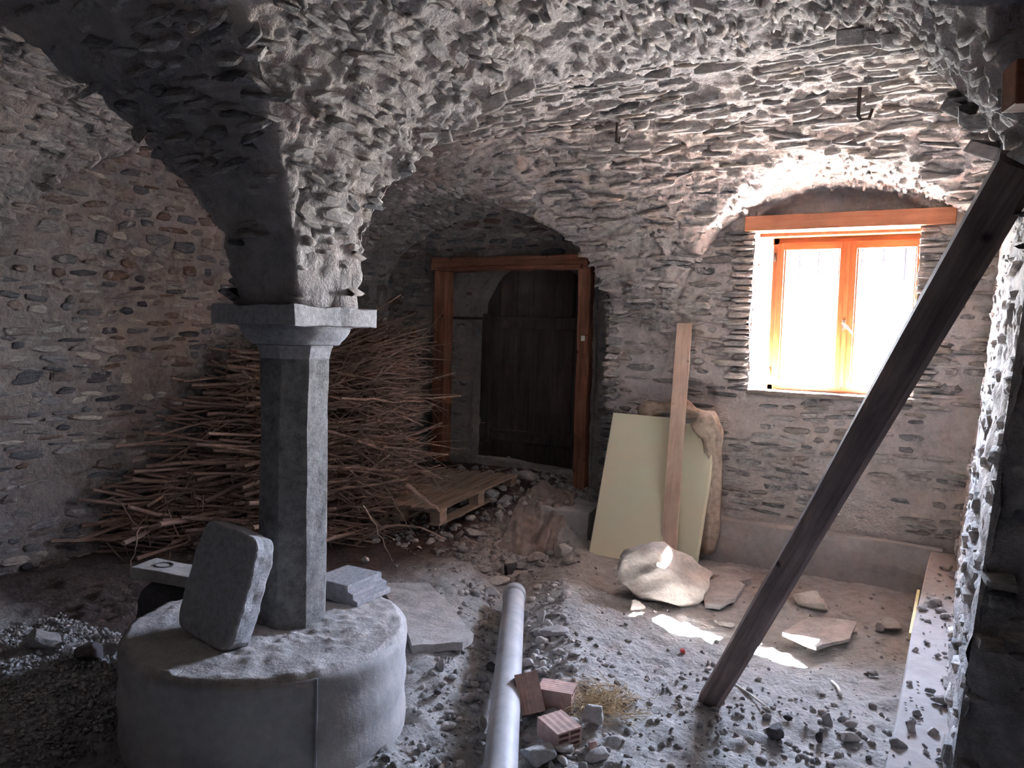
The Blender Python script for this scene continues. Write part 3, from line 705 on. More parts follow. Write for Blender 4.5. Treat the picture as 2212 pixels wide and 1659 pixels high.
# ------------------------------------------------------------------ door, its frame and the window
dr = empty('door_1', (0, 0, 0)); tag(dr, kind='structure')
fr_ = empty('trim_door_frame', (0, 0, 0)); tag(fr_, kind='structure')
def timber(name, a, b, w_, d_, mat, parent=None, rough=0.006, seed=0, bev=0.008):
    a, b = Vector(a), Vector(b); L = (b-a).length; bm = bmesh.new(); bbox(bm, (w_, d_, L), (0, 0, L/2), None, bev)
    bmesh.ops.subdivide_edges(bm, edges=[e for e in bm.edges if e.calc_length() > 0.25], cuts=14, use_grid_fill=True)
    Pn = np.array([v.co[:] for v in bm.verts]); dd = np.stack([fbm(Pn*np.array([1, 1, 0.5])+k*5+seed, 7, 3, k) for k in range(2)], 1)*rough
    for v, q in zip(bm.verts, dd): v.co.x += q[0]; v.co.y += q[1]
    o = from_bm(name, bm, mat, parent); d = (b-a).normalized(); o.location = a; o.rotation_mode = 'QUATERNION'
    z = d; x = Vector((1, 0, 0)) if abs(z.x) < 0.8 else Vector((0, 0, -1)); y = z.cross(x).normalized(); x = y.cross(z)
    o.rotation_quaternion = Matrix((x, y, z)).transposed().to_quaternion(); return o
p1, p2 = at_y(955, 605, 6.10), at_y(948, 990, 6.10)
q1, q2 = at_y(1266, 600, 6.10), at_y(1253, 1066, 6.10)
timber('door_post', (p2.x, 6.13, p2.z-0.02), (p1.x, 6.13, 2.22), 0.135, 0.14, M['old_red'], fr_, 0.009, 1)
timber('door_post', (q2.x, 6.13, q2.z-0.02), (q1.x, 6.13, 2.22), 0.115, 0.14, M['old_red'], fr_, 0.009, 2)
timber('door_head_beam', (p1.x-0.09, 6.12, 2.25), (q1.x+0.04, 6.12, 2.245), 0.125, 0.16, M['old_red'], fr_, 0.012, 3)
box('head_batten', (1.50, 0.05, 0.035), ((p1.x+q1.x)/2, 6.03, 2.20), M['old_red_x'], fr_, None, 0.006)
sw = at_y(1260, 731, 6.05); pb = box('push_button_plate', (0.035, 0.012, 0.045), (sw.x, 6.045, sw.z), M['white'], None, None, 0.003); tag(pb, 'small white switch plate on the right door post', 'switch')
rng2 = random.Random(4); x = AX0-0.02; k = 0
while x < AX1:
    w_ = rng2.uniform(0.17, 0.23); box('plank', (w_-0.006, 0.035, 2.3), (x+w_/2, 6.53+rng2.uniform(-0.004, 0.004), 1.25), M['door_wood'], dr, None, 0.005, 0.003, 3, k); x += w_; k += 1
box('leak_backing', (1.5, 0.03, 2.6), (-3.54, 6.66, 1.1), M['door_wood'], dr, None, 0.002)  # unseen backing added to stop daylight leaking between the planks
for z in (0.62, 1.72): box('ledge_board', (1.10, 0.03, 0.11), (-3.54, 6.50, z), M['door_wood'], dr, None, 0.006)
box('strap_hinge', (0.62, 0.012, 0.035), (-3.78, 6.48, 1.76), M['iron'], dr, None, 0.003)
box('strap_hinge', (0.52, 0.012, 0.035), (-3.80, 6.48, 0.66), M['iron'], dr, None, 0.003)
box('door_stile', (0.10, 0.06, 1.7), (AX0+0.05, 6.475, 0.95), M['door_wood'], dr, None, 0.006, 0.004, 3)
ti = box('iron_tie_bar', (0.42, 0.02, 0.025), (-4.20, 6.29, 1.75), M['iron'], None, None, 0.003); tag(ti, 'thin dark iron bar between left door post and inner arch', 'iron bar')
ts = box('door_threshold', (1.35, 0.12, 0.10), (-3.54, 6.44, 0.335), M['clod'], None, (0, R(2), 0), 0.01, 0.01, 5); tag(ts, kind='structure')
st = box('concrete_step_block', (0.42, 0.42, 0.52), (-2.64, 5.50, 0.02), M['concrete'], None, (0, 0, R(3)), 0.015, 0.012, 5); tag(st, 'dark concrete block at the foot of the right door post', 'block')

FY0 = 5.98
gx_ = [at_y(p, 680, FY0).x for p in (1665, 1689, 1808, 1845, 1973, 1996)]
zt = at_y(1660, 518, FY0).z; zg1 = at_y(1700, 541, FY0).z; zg0 = at_y(1690, 818, FY0).z; zb = at_y(1660, 838, FY0).z
wn = empty('window_1', (0, 0, 0)); tag(wn, kind='structure')
FXA, FXB = gx_[0], gx_[5]+0.03
for nm, xc, w_ in (('frame_jamb', FXA+0.0175, 0.045), ('frame_jamb', FXB-0.01, 0.05)):
    box(nm, (w_, 0.06, zt-zb+0.02), (xc, FY0+0.03, (zt+zb)/2), M['pine'], wn, None, 0.005)
box('frame_head', (FXB-FXA+0.02, 0.06, 0.06), ((FXA+FXB)/2, FY0+0.03, zt-0.012), M['pine_x'], wn, None, 0.005)
box('frame_bottom_rail', (FXB-FXA+0.02, 0.06, 0.045), ((FXA+FXB)/2, FY0+0.03, zb+0.01), M['pine_x'], wn, None, 0.005)
mid = (gx_[2]+gx_[3])/2
for side, (a, b, c, d) in enumerate(((FXA+0.03, gx_[1], gx_[2], mid), (mid, gx_[3], gx_[4], FXB-0.025))):
    cs_ = empty('casement', (0, 0, 0)); cs_.parent = wn; y = FY0+0.005; zlo, zhi = zb+0.025, zt-0.03
    box('stile', (b-a-0.002, 0.05, zhi-zlo), ((a+b)/2, y, (zlo+zhi)/2), M['pine'], cs_, None, 0.005)
    box('stile', (d-c-0.002, 0.05, zhi-zlo), ((c+d)/2, y, (zlo+zhi)/2), M['pine'], cs_, None, 0.005)
    box('rail', (c-b+0.01, 0.048, zhi-zg1), ((b+c)/2, y, (zhi+zg1)/2), M['pine_x'], cs_, None, 0.004)
    box('rail', (c-b+0.01, 0.048, zg0-zlo), ((b+c)/2, y, (zlo+zg0)/2), M['pine_x'], cs_, None, 0.004)
    for x in (b+0.004, c-0.004): box('glazing_bead', (0.010, 0.03, zg1-zg0), (x, y+0.012, (zg0+zg1)/2), M['pine'], cs_, None, 0.002)
    mesh_np('pane', [(b-0.003, y+0.015, zg0-0.003), (c+0.003, y+0.015, zg0-0.003), (c+0.003, y+0.015, zg1+0.003), (b-0.003, y+0.015, zg1+0.003)], [(0, 1, 2, 3)], M['glass'], cs_)
box('astragal', (0.028, 0.012, zt-zb-0.07), (mid, FY0-0.026, (zt+zb)/2), M['pine'], wn, None, 0.004)
hz = at_y(1828, 705, FY0).z
box('handle_plate', (0.022, 0.010, 0.07), (mid-0.004, FY0-0.036, hz+0.01), M['chrome'], wn, None, 0.003)
tube('window_handle', [(mid-0.004, FY0-0.035, hz+0.02), (mid-0.004, FY0-0.075, hz+0.02), (mid+0.02, FY0-0.085, hz+0.0), (mid+0.065, FY0-0.085, hz-0.055)], [0.007, 0.008, 0.007, 0.006], M['chrome'], wn, 10)
for z in (zb+0.10, zt-0.16): tube('hinge', [(FXA+0.012, FY0-0.012, z), (FXA+0.012, FY0-0.012, z+0.06)], 0.007, M['iron'], wn, 8)
box('window_sill', (WX1-WX0+0.02, 0.27, 0.03), ((WX0+WX1)/2, 5.855, 1.243), M['sill'], wn, None, 0.004)
lb = timber('window_lintel_beam', (-1.455, 5.80, 2.447), (-0.135, 5.80, 2.442), 0.105, 0.22, M['lintel'], None, 0.002, 5, 0.003); tag(lb, kind='structure'); lb.name = 'trim_lintel'
ib = box('trim_lintel_board', (WX1-WX0-0.01, 0.14, 0.06), ((WX0+WX1)/2, 5.94, 2.40), M['lintel'], None, None, 0.004); tag(ib, kind='structure')
tb = tube('plastic_tie', [(WX0+0.01, 5.80, hz+0.03), (WX0+0.06, 5.85, hz+0.02), (WX0+0.10, 5.90, hz+0.012)], [0.010, 0.006, 0.004], M['white'], None, 6); tag(tb, 'small whitish tag sticking out of the left window reveal', 'tag')
gr = empty('window_grille', (0, 6.38, 0)); tag(gr, 'pale iron grille of pointed bars outside the window panes', 'grille')
for p_ in (1690, 1729, 1770, 1815, 1861, 1908, 1955, 2000):
    xx = at_y(p_, 560, 6.38).x; tube('grille_bar', [(xx, 0, 2.55), (xx, 0, 2.18), (xx, 0, 2.10), (xx, 0, 2.02)], [0.011, 0.011, 0.014, 0.001], M['bars'], gr, 6)
tube('grille_rail', [(-1.45, 0, 2.235), (-0.2, 0, 2.235)], 0.006, M['bars'], gr, 6)
ev = box('sun_cutting_overhang', (4.5, 0.85, 0.14), (-0.9, 6.42+0.425, 2.69), M['footing'], None, None, 0.01); tag(ev, kind='structure')  # unseen overhang, sized to cut the sun down to a short floor patch
for k, (px, py0, py1, hk) in enumerate(((1335, 255, 308, 0), (1858, 190, 240, 1))):
    d = ray(px, py0); lo_, hi_ = 2.5, 6.0
    for _ in range(400):
        lo_ += 0.01; Pp = Vector((0, 0, CAMZ))+d*lo_
        if Pp.z > float(zvault(np.array(Pp.x), np.array(Pp.y)))-0.005: break
    b_ = Pp; L = 0.145
    pts = [b_+Vector((0, 0, 0.03)), b_+Vector((0, -0.01, -L*0.5)), b_+Vector((0.0, -0.01, -L))]
    if hk: pts += [b_+Vector((0.015, 0, -L-0.02)), b_+Vector((0.05, 0, -L-0.02)), b_+Vector((0.065, 0, -L+0.03))]
    else: pts += [b_+Vector((0.012, 0, -L-0.01)), b_+Vector((0.016, 0, -L+0.03))]
    o = tube('iron_hook', pts, [0.009]*len(pts), M['iron'], None, 6)
    tag(o, ['straight rusty iron hook hanging from the vault left of the window', 'curved rusty iron hook hanging from the vault above the window'][k], 'hook', 'iron hooks in the vault')

# ------------------------------------------------------------------ prop, board, foam, cloth
a = at_z(1530, 1518, 0.01); d = ray(2192, 385); b = Vector((0, 0, CAMZ))+d*1.76; b = b+(b-a).normalized()*0.04
pn = 26; V = []; Fc = []; ax = (b-a).normalized(); sx_ = ax.cross(Vector((0.2, -1, 0.1))).normalized(); sy_ = ax.cross(sx_)
shape = [(0.62, -1), (1, -0.55), (1, 0.6), (0.66, 1), (-0.6, 1), (-1, 0.66), (-0.96, -0.6), (-0.5, -1)]
for k in range(pn):
    t = k/(pn-1); c = a.lerp(b, t); r_ = 0.047*(1.0+0.03*math.sin(9*t)); c = c+sx_*0.004*math.sin(5*t)
    for j, (x, y) in enumerate(shape): V.append(c+(sx_*x+sy_*y)*r_*(1+0.05*float(vn(np.array([t*9, j*3.1, 0.5]), 1, 4))))
m = len(shape)
for k in range(pn-1):
    for j in range(m): Fc.append((k*m+j, k*m+(j+1) % m, (k+1)*m+(j+1) % m, (k+1)*m+j))
Fc.append(tuple(range(m))[::-1]); Fc.append(tuple((pn-1)*m+j for j in range(m)))
V = [Vector(v)-a for v in V]; q = ax.to_track_quat('Z', 'Y'); qi = q.inverted(); V = [qi @ v for v in V]
o = mesh_np('timber_prop', V, Fc, M['prop']); o.location = a; o.rotation_mode = 'QUATERNION'; o.rotation_quaternion = q; tag(o, 'long dark squared timber prop leaning across the window', 'timber prop')

def leaning(name, bl_, br_, tl_, th_, mat, bev=0.006, rough=0.0, cuts=0):
    bl_, br_, tl_ = Vector(bl_), Vector(br_), Vector(tl_); X = br_-bl_; w_ = X.length; X.normalize(); Z = tl_-bl_; Z = Z-X*Z.dot(X); h_ = Z.length; Z.normalize(); Y = Z.cross(X)
    bm = bmesh.new(); bbox(bm, (w_, th_, h_), (w_/2, th_/2, h_/2), None, bev)
    if cuts: bmesh.ops.subdivide_edges(bm, edges=[e for e in bm.edges if e.calc_length() > 0.2], cuts=cuts, use_grid_fill=True)
    if rough:
        Pn = np.array([v.co[:] for v in bm.verts]); dd = np.stack([fbm(Pn+k*5, 5, 3, k) for k in range(3)], 1)*rough
        for v, qq in zip(bm.verts, dd): v.co += Vector(qq)
    o = from_bm(name, bm, mat); mm = Matrix((X, Y, Z)).transposed().to_4x4(); mm.translation = bl_; o.matrix_world = mm; return o
f1 = at_z(1271, 1197, 0.03); f2 = at_z(1424, 1222, 0.02); f3 = at_y(1351, 893, 5.55)
o = leaning('foam_panel', f1, f2, f3, 0.055, M['foam'], 0.008); tag(o, 'large pale yellow foam panel leaning in front of the others', 'foam panel', 'foam panels by the wall')
g1 = at_z(1400, 1228, 0.03)+Vector((0.02, 0.12, 0)); g2 = at_z(1502, 1222, 0.03)+Vector((0, 0.0, 0)); g3_ = at_y(1383, 893, 5.64)
o = leaning('foam_panel', (g2.x-0.56, g2.y+0.06, 0.03), (g2.x, g2.y+0.0, 0.03), (g2.x-0.58, 5.62, 0.99), 0.05, M['foam'], 0.008); tag(o, 'second pale yellow foam panel, mostly hidden behind the front one and the board', 'foam panel', 'foam panels by the wall')
b1 = at_z(1430, 1212, 0.03); b2 = at_z(1464, 1216, 0.03); b1.y -= 0.05; b2.y -= 0.05; b3 = at_y(1552, 700, 5.68)
o = leaning('wooden_board', b1, b2, b3, 0.028, M['board'], 0.003); tag(o, 'long raw wooden board leaning on the wall beside the foam', 'board')
pts = [at_y(*q) for q in ((1520, 1190, 5.56), (1530, 1090, 5.55), (1540, 1000, 5.54), (1538, 940, 5.52), (1512, 897, 5.50), (1465, 880, 5.60), (1415, 884, 5.66), (1380, 892, 5.66))]
pp = []; 
for k in range(len(pts)-1):
    for t in np.linspace(0, 1, 7)[:-1]: pp.append(pts[k].lerp(pts[k+1], t))
pp.append(pts[-1]); V = []; Fc = []; n = 40
for k, p in enumerate(pp):
    d = (pp[min(k+1, len(pp)-1)]-pp[max(0, k-1)]).normalized(); a_ = d.cross(Vector((0, 1, 0))).normalized(); b_ = d.cross(a_); f = k/(len(pp)-1)
    R0 = 0.075+0.02*math.sin(k*0.35) if f < 0.55 else 0.055+0.02*math.sin(k*0.7)
    for j in range(n):
        t = 2*math.pi*j/n; r_ = R0*(1+0.32*float(vn(np.array([math.cos(t)*2.2, math.sin(t)*2.2, k*0.10]), 1.6, 6))+0.14*float(vn(np.array([math.cos(t)*6, math.sin(t)*6, k*0.16]), 1.4, 9)))
        V.append(p+a_*math.cos(t)*r_*1.0+b_*math.sin(t)*r_*0.75)
for k in range(len(pp)-1):
    for j in range(n): Fc.append((k*n+j, k*n+(j+1) % n, (k+1)*n+(j+1) % n, (k+1)*n+j))
Fc.append(tuple(range(n))[::-1]); Fc.append(tuple((len(pp)-1)*n+j for j in range(n)))
o = mesh_np('sack_cloth', V, Fc, M['cloth'], None, True); tag(o, 'crumpled beige cloth draped behind the foam panels against the wall', 'cloth')

# ------------------------------------------------------------------ pipe, bricks
pa, pb_ = at_z(1081, 1659, 0.05), at_z(1111, 1290, 0.035); dd_ = (pa-pb_).normalized(); pa2 = pa+dd_*0.8
n = 32; pip = empty('drain_pipe', (0, 0, 0)); tag(pip, 'long dusty grey plastic drain pipe lying in the trench', 'pipe')
ZL = (pb_-pa2).length
def pl_(t, z=0.0): q_ = pa2.lerp(pb_, t); return (q_.x, q_.y, q_.z+z-0.008*math.sin(t*6))
tube('pipe_body', [pl_(t, 0.02) for t in np.linspace(0, 1, 14)], 0.0625, M['pvc'], pip, n)
tube('pipe_collar', [pl_(0.965, 0.02), pl_(1.0, 0.02)], 0.068, M['pvc'], pip, n)
def hollow_brick(name, L, Wd, Hh, nx, nz, wall=0.008, mat=None, depth=0.06):
    V = []; Fc = []
    def quad(*p): b0 = len(V); V.extend(p); Fc.append((b0, b0+1, b0+2, b0+3))
    x0, x1, z0, z1 = -Wd/2, Wd/2, 0, Hh
    quad((x0, 0, z0), (x0, L, z0), (x0, L, z1), (x0, 0, z1)); quad((x1, 0, z0), (x1, 0, z1), (x1, L, z1), (x1, L, z0))
    quad((x0, 0, z0), (x1, 0, z0), (x1, L, z0), (x0, L, z0)); 
    ng = max(3, nx*2); g_ = np.linspace(x0, x1, ng*2+1)         # scored top
    zt_ = [z1-(0.0014 if i % 2 else 0) for i in range(len(g_))]
    for i in range(len(g_)-1): quad((g_[i], 0, zt_[i]), (g_[i], L, zt_[i]), (g_[i+1], L, zt_[i+1]), (g_[i+1], 0, zt_[i+1]))
    cw = (Wd-wall*(nx+1))/nx; ch = (Hh-wall*(nz+1))/nz
    xs = [x0]; zs_ = [z0]
    for i in range(nx): xs += [xs[-1]+wall, xs[-1]+wall+cw]
    for i in range(nz): zs_ += [zs_[-1]+wall, zs_[-1]+wall+ch]
    xs.append(x1); zs_.append(z1)
    for y, sgn in ((0, 1), (L, -1)):
        for i in range(len(xs)-1):
            for k in range(len(zs_)-1):
                a_, b_, c_, d_ = xs[i], xs[i+1], zs_[k], zs_[k+1]
                if i % 2 == 1 and k % 2 == 1:
                    yy = y+sgn*depth
                    quad((a_, y, c_), (a_, y, d_), (a_, yy, d_), (a_, yy, c_)); quad((b_, y, c_), (b_, yy, c_), (b_, yy, d_), (b_, y, d_))
                    quad((a_, y, c_), (a_, yy, c_), (b_, yy, c_), (b_, y, c_)); quad((a_, y, d_), (b_, y, d_), (b_, yy, d_), (a_, yy, d_)); quad((a_, yy, c_), (b_, yy, c_), (b_, yy, d_), (a_, yy, d_))
                else: quad((a_, y, c_), (b_, y, c_), (b_, y, d_), (a_, y, d_))
    return mesh_np(name, V, Fc, mat or M['brick'])
bp = on_floor(1232, 1628); o = hollow_brick('hollow_brick', 0.14, 0.115, 0.075, 2, 3); o.location = bp+Vector((-0.02, 0.03, 0.0)); o.rotation_euler = (R(3), R(-2), R(62)); tag(o, 'broken hollow brick with six core holes facing right, nearest the camera', 'brick', 'hollow bricks by the pipe')
bp = on_floor(1205, 1530); o = hollow_brick('hollow_brick', 0.15, 0.11, 0.08, 3, 3); o.location = bp+Vector((0.05, 0.05, 0.0)); o.rotation_euler = (0, 0, R(104)); tag(o, 'broken hollow brick lying flat behind the upright one, jagged top', 'brick', 'hollow bricks by the pipe')
bp = on_floor(1150, 1556); o = hollow_brick('hollow_brick', 0.165, 0.10, 0.06, 3, 1)
yd = Vector((-0.42, 0.32, 0.72)).normalized(); xd = Vector((0.88, 0.46, 0.0)); xd = (xd-yd*xd.dot(yd)).normalized(); zd = xd.cross(yd); mm = Matrix((xd, yd, zd)).transposed().to_4x4(); mm.translation = bp+Vector((-0.005, 0.02, 0.012)); o.matrix_world = mm; tag(o, 'hollow brick tipped up against the grey pipe', 'brick', 'hollow bricks by the pipe')

# ------------------------------------------------------------------ pallet
A_, B_, C_ = at_z(948, 1100, 0.33), at_z(1118, 1024, 0.42), at_z(1000, 992, 0.42)
Yd = (B_-A_).normalized(); Xd = (C_-B_); Xd = (Xd-Yd*Xd.dot(Yd)).normalized(); Zd = Yd.cross(Xd)
if Zd.z < 0: Zd = -Zd
pal = empty('wooden_pallet', (0, 0, 0)); tag(pal, 'dusty wooden pallet lying on rubble beside the brushwood heap', 'pallet')
mm = Matrix((Xd, Yd, Zd)).transposed().to_4x4(); mm.translation = A_; pal.matrix_world = mm
LP = (B_-A_).length
for k in range(7):
    s_ = box('slat', (0.078, LP, 0.018), (0.04+k*0.122, LP/2, -0.009), M['pallet'], pal, None, 0.002, 0.002, 3, k)
for y in (0.06, LP/2, LP-0.06):
    box('stringer', (0.80, 0.09, 0.018), (0.40, y, -0.027), M['pallet'], pal, None, 0.002)
    for x in (0.05, 0.40, 0.75): box('pallet_block', (0.09, 0.09, 0.075), (x, y, -0.074), M['pallet'], pal, None, 0.003)
for x in (0.05, 0.40, 0.75): box('bottom_board', (0.09, LP, 0.018), (x, LP/2, -0.120), M['pallet'], pal, None, 0.002)

# ------------------------------------------------------------------ brushwood heap
def heap_h(x, y):
    ry = 1.1 if x > -4.5 else 1.1+min(1.0, (-4.5-x)/0.35)*0.75
    r_ = (abs((x+4.62)/1.02)**2.2+abs((y-5.0)/ry)**2.2)**(1/2.2)
    t = max(0.0, 1-r_**2.6); return 1.42*t*(1.0 if y > 3.9 else 0.75)
lat = Vector((0.80, 0.60, 0)); rb = random.Random(12)
def branch_mesh(seed, L, r0):
    r_ = random.Random(seed); bm = bmesh.new(); V = []; Fc = []
    def add(p0, d, L_, ra, n, seg_, wig):
        base = len(V); p = Vector(p0); d = Vector(d).normalized(); k_ = seg_
        for k in range(k_+1):
            ra_ = ra*(1-0.6*k/k_); a_ = d.cross(Vector((0.1, 0.2, 1))).normalized(); b_ = d.cross(a_)
            for j in range(n): t = 2*math.pi*j/n; V.append(p+a_*math.cos(t)*ra_+b_*math.sin(t)*ra_)
            pts_.append((p.copy(), d.copy(), ra_)); d = (d+Vector((r_.gauss(0, wig), r_.gauss(0, wig), r_.gauss(0, wig)))).normalized(); p = p+d*L_/k_
        for k in range(k_):
            for j in range(n): Fc.append((base+k*n+j, base+k*n+(j+1) % n, base+(k+1)*n+(j+1) % n, base+(k+1)*n+j))
        Fc.append(tuple(base+j for j in range(n))[::-1])
    pts_ = []; add((-L/2, 0, 0), (1, r_.gauss(0, .05), r_.gauss(0, .05)), L, r0, 6, 7, 0.09); main = list(pts_)
    for _ in range(r_.randint(1, 4)):
        p, d, ra = main[r_.randint(2, 6)]; dd2 = (d*1.0+Vector((0, r_.gauss(0, .6), r_.gauss(0, .5)))).normalized(); add(p, dd2, L*r_.uniform(0.2, 0.45), ra*0.55, 4, 4, 0.16)
    bm.free(); me = bpy.data.meshes.new('branch'); me.from_pydata([tuple(v) for v in V], [], Fc); me.materials.append(M['bark']); me.update(); return me
BM = [branch_mesh(200+i, 0.75+0.06*i, 0.0075+0.0009*(i*5 % 11)) for i in range(16)]
SV = []; SF = []; so_ = 0
def heap_pt(surface):
    while True:
        x, y = rb.uniform(XL+0.15, -3.7), rb.uniform(3.0, 6.0); hh = heap_h(x, y)
        if hh < 0.10 or x > -0.80*y-0.10: continue
        if surface: return x, y, hh*rb.uniform(0.88, 1.0) if rb.random() < 0.5 else hh*rb.uniform(0.3, 1.0), hh
        return x, y, rb.uniform(0.05, 1)*hh, hh
cand = []
for i in range(1500):
    x, y, z, hh = heap_pt(i % 2 == 0); z += fh(x, y)*0.8
    ang = math.atan2(lat.y, lat.x)+rb.gauss(0, 0.45); el = rb.gauss(0, 0.12); d = Vector((math.cos(ang), math.sin(ang), math.sin(el)))
    q = proj((x, y, z)); front = -(x*-0.508+y*0.862)  # nearer first
    cand.append((front+z*0.35+rb.uniform(-.1, .1), x, y, z, ang, el, i))
cand.sort(reverse=True)
def fit_len(x, y, ang, L):
    c, s_ = math.cos(ang), math.sin(ang); m_ = L/2
    if x-abs(c)*m_ < XL+0.04: m_ = max(0.05, (x-XL-0.04)/max(1e-3, abs(c)))
    lim = min(-3.78+0.30*(5-y), -0.80*y-0.02)
    if x+abs(c)*m_ > lim: m_ = min(m_, max(0.02, (lim-x)/max(1e-3, abs(c))))
    if y+abs(s_)*m_ > 6.08: m_ = min(m_, max(0.05, (6.08-y)/max(1e-3, abs(s_))))
    return 2*m_/L
for k, (_, x, y, z, ang, el, i) in enumerate(cand):
    me = BM[i % 16]; L = 0.75+0.06*(i % 16); f = min(1.0, fit_len(x, y, ang, L))
    if f < 0.35: continue
    mm = Matrix.Translation((x, y, z)) @ Matrix.Rotation(ang, 4, 'Z') @ Matrix.Rotation(-el, 4, 'Y') @ Matrix.Rotation(rb.uniform(0, 6.28), 4, 'X') @ Matrix.Diagonal((f, 1, 1, 1))
    if k < 300:
        o = bpy.data.objects.new('branch', me); COL.objects.link(o); o.matrix_world = mm
        tag(o, 'bare dry branch lying in the brushwood heap behind the column', 'branch', 'branches of the brushwood heap')
    else:
        vv = np.array([v.co[:] for v in me.vertices]); m3 = np.array(mm); vv = vv@m3[:3, :3].T+m3[:3, 3]
        SV.append(vv); SF += [tuple(so_+j for j in p.vertices) for p in me.polygons if len(p.vertices) == 4]; so_ += len(vv)
o = big_mesh('brushwood', np.concatenate(SV), SF, M['bark'], None, False); tag(o, 'tangled inner mass of the brushwood heap behind the column', 'brushwood', None, 'stuff')
# fine twigs
SV = []; SF = []; so_ = 0
for i in range(900):
    x, y, z, hh = heap_pt(True); z += fh(x, y)*0.8; p = Vector((x, y, z)); d = (lat*rb.choice((-1, 1))*rb.uniform(0.2, 1.2)+Vector((rb.gauss(0, .5), rb.gauss(0, .5)-0.3, rb.gauss(0, .45)))).normalized(); L = rb.uniform(0.15, 0.5); r_ = rb.uniform(0.0012, 0.003)
    for k in range(6):
        a_ = d.cross(Vector((0.1, 0.2, 1))).normalized(); b_ = d.cross(a_)
        p.x = min(max(p.x, XL+0.03), -3.72, -0.80*p.y-0.02)
        for j in range(3): SV.append(p+(a_*math.cos(j*2.094)+b_*math.sin(j*2.094))*r_*(1-k*0.12))
        if k < 5:
            for j in range(3): SF.append((so_+k*3+j, so_+k*3+(j+1) % 3, so_+(k+1)*3+(j+1) % 3, so_+(k+1)*3+j))
        d = (d+Vector((rb.gauss(0, .14), rb.gauss(0, .14), rb.gauss(0, .14)-0.03))).normalized(); p = p+d*L/5
    so_ += 18
o = big_mesh('twigs', np.array([v[:] for v in SV]), SF, M['twig'], None, False); tag(o, 'fine brown twigs tangled through the brushwood heap', 'twigs', None, 'stuff')
def stick(px0, py0, z0, px1, py1, z1, r_, label, mid=None):
    a_, b_ = at_z(px0, py0, z0), at_z(px1, py1, z1)
    pts = [a_.lerp(b_, t)+Vector((0, 0, (mid or 0)*math.sin(math.pi*t)))+Vector((rb.gauss(0, .006), rb.gauss(0, .006), rb.gauss(0, .006))) for t in np.linspace(0, 1, 9)]
    o = tube('branch', pts, list(np.linspace(r_, r_*0.4, 9)), M['bark'], None, 6); tag(o, label, 'branch', 'loose long branches around the heap')
stick(765, 1178, 0.06, 960, 1165, 0.20, 0.013, 'bowed branch on the ground right of the column, its end bent down', 0.12)
stick(822, 1035, 0.55, 896, 1158, 0.10, 0.007, 'thin straight twig slanting down from the heap towards the pallet side')
stick(786, 1090, 0.42, 848, 1212, 0.05, 0.007, 'thin dark twig standing on the ground just behind the cornice stone')
stick(212, 1168, 0.16, 420, 1153, 0.22, 0.011, 'long low horizontal branch left of the leaning slab')
stick(245, 1075, 0.45, 302, 1140, 0.30, 0.007, 'short slanting twig crossing the low left branch')
stick(302, 1140, 0.30, 278, 1235, 0.05, 0.006, 'thin twig hanging down to the floor left of the slab')
stick(170, 1000, 0.62, 255, 1018, 0.62, 0.012, 'pale branch end sticking out leftmost from the heap')
stick(460, 780, 1.35, 545, 815, 1.30, 0.010, 'short bright branch tip high on the heap left of the capital')
stick(735, 860, 1.12, 915, 868, 1.05, 0.010, 'long thin branch reaching right towards the door post')
stick(700, 1010, 0.60, 930, 1020, 0.52, 0.022, 'thick pale branch, the one ending just above the pallet')
stick(880, 1050, 0.50, 948, 1106, 0.33, 0.026, 'dark thick cut log end lying on the pallet corner')
o = timber('batten', (-4.55, 5.6, 1.25), (-4.42, 5.72, 1.62), 0.04, 0.025, M['old_red'], None, 0.002, 4, 0.003); tag(o, 'short red brown batten standing up behind the brushwood near the wall', 'batten')

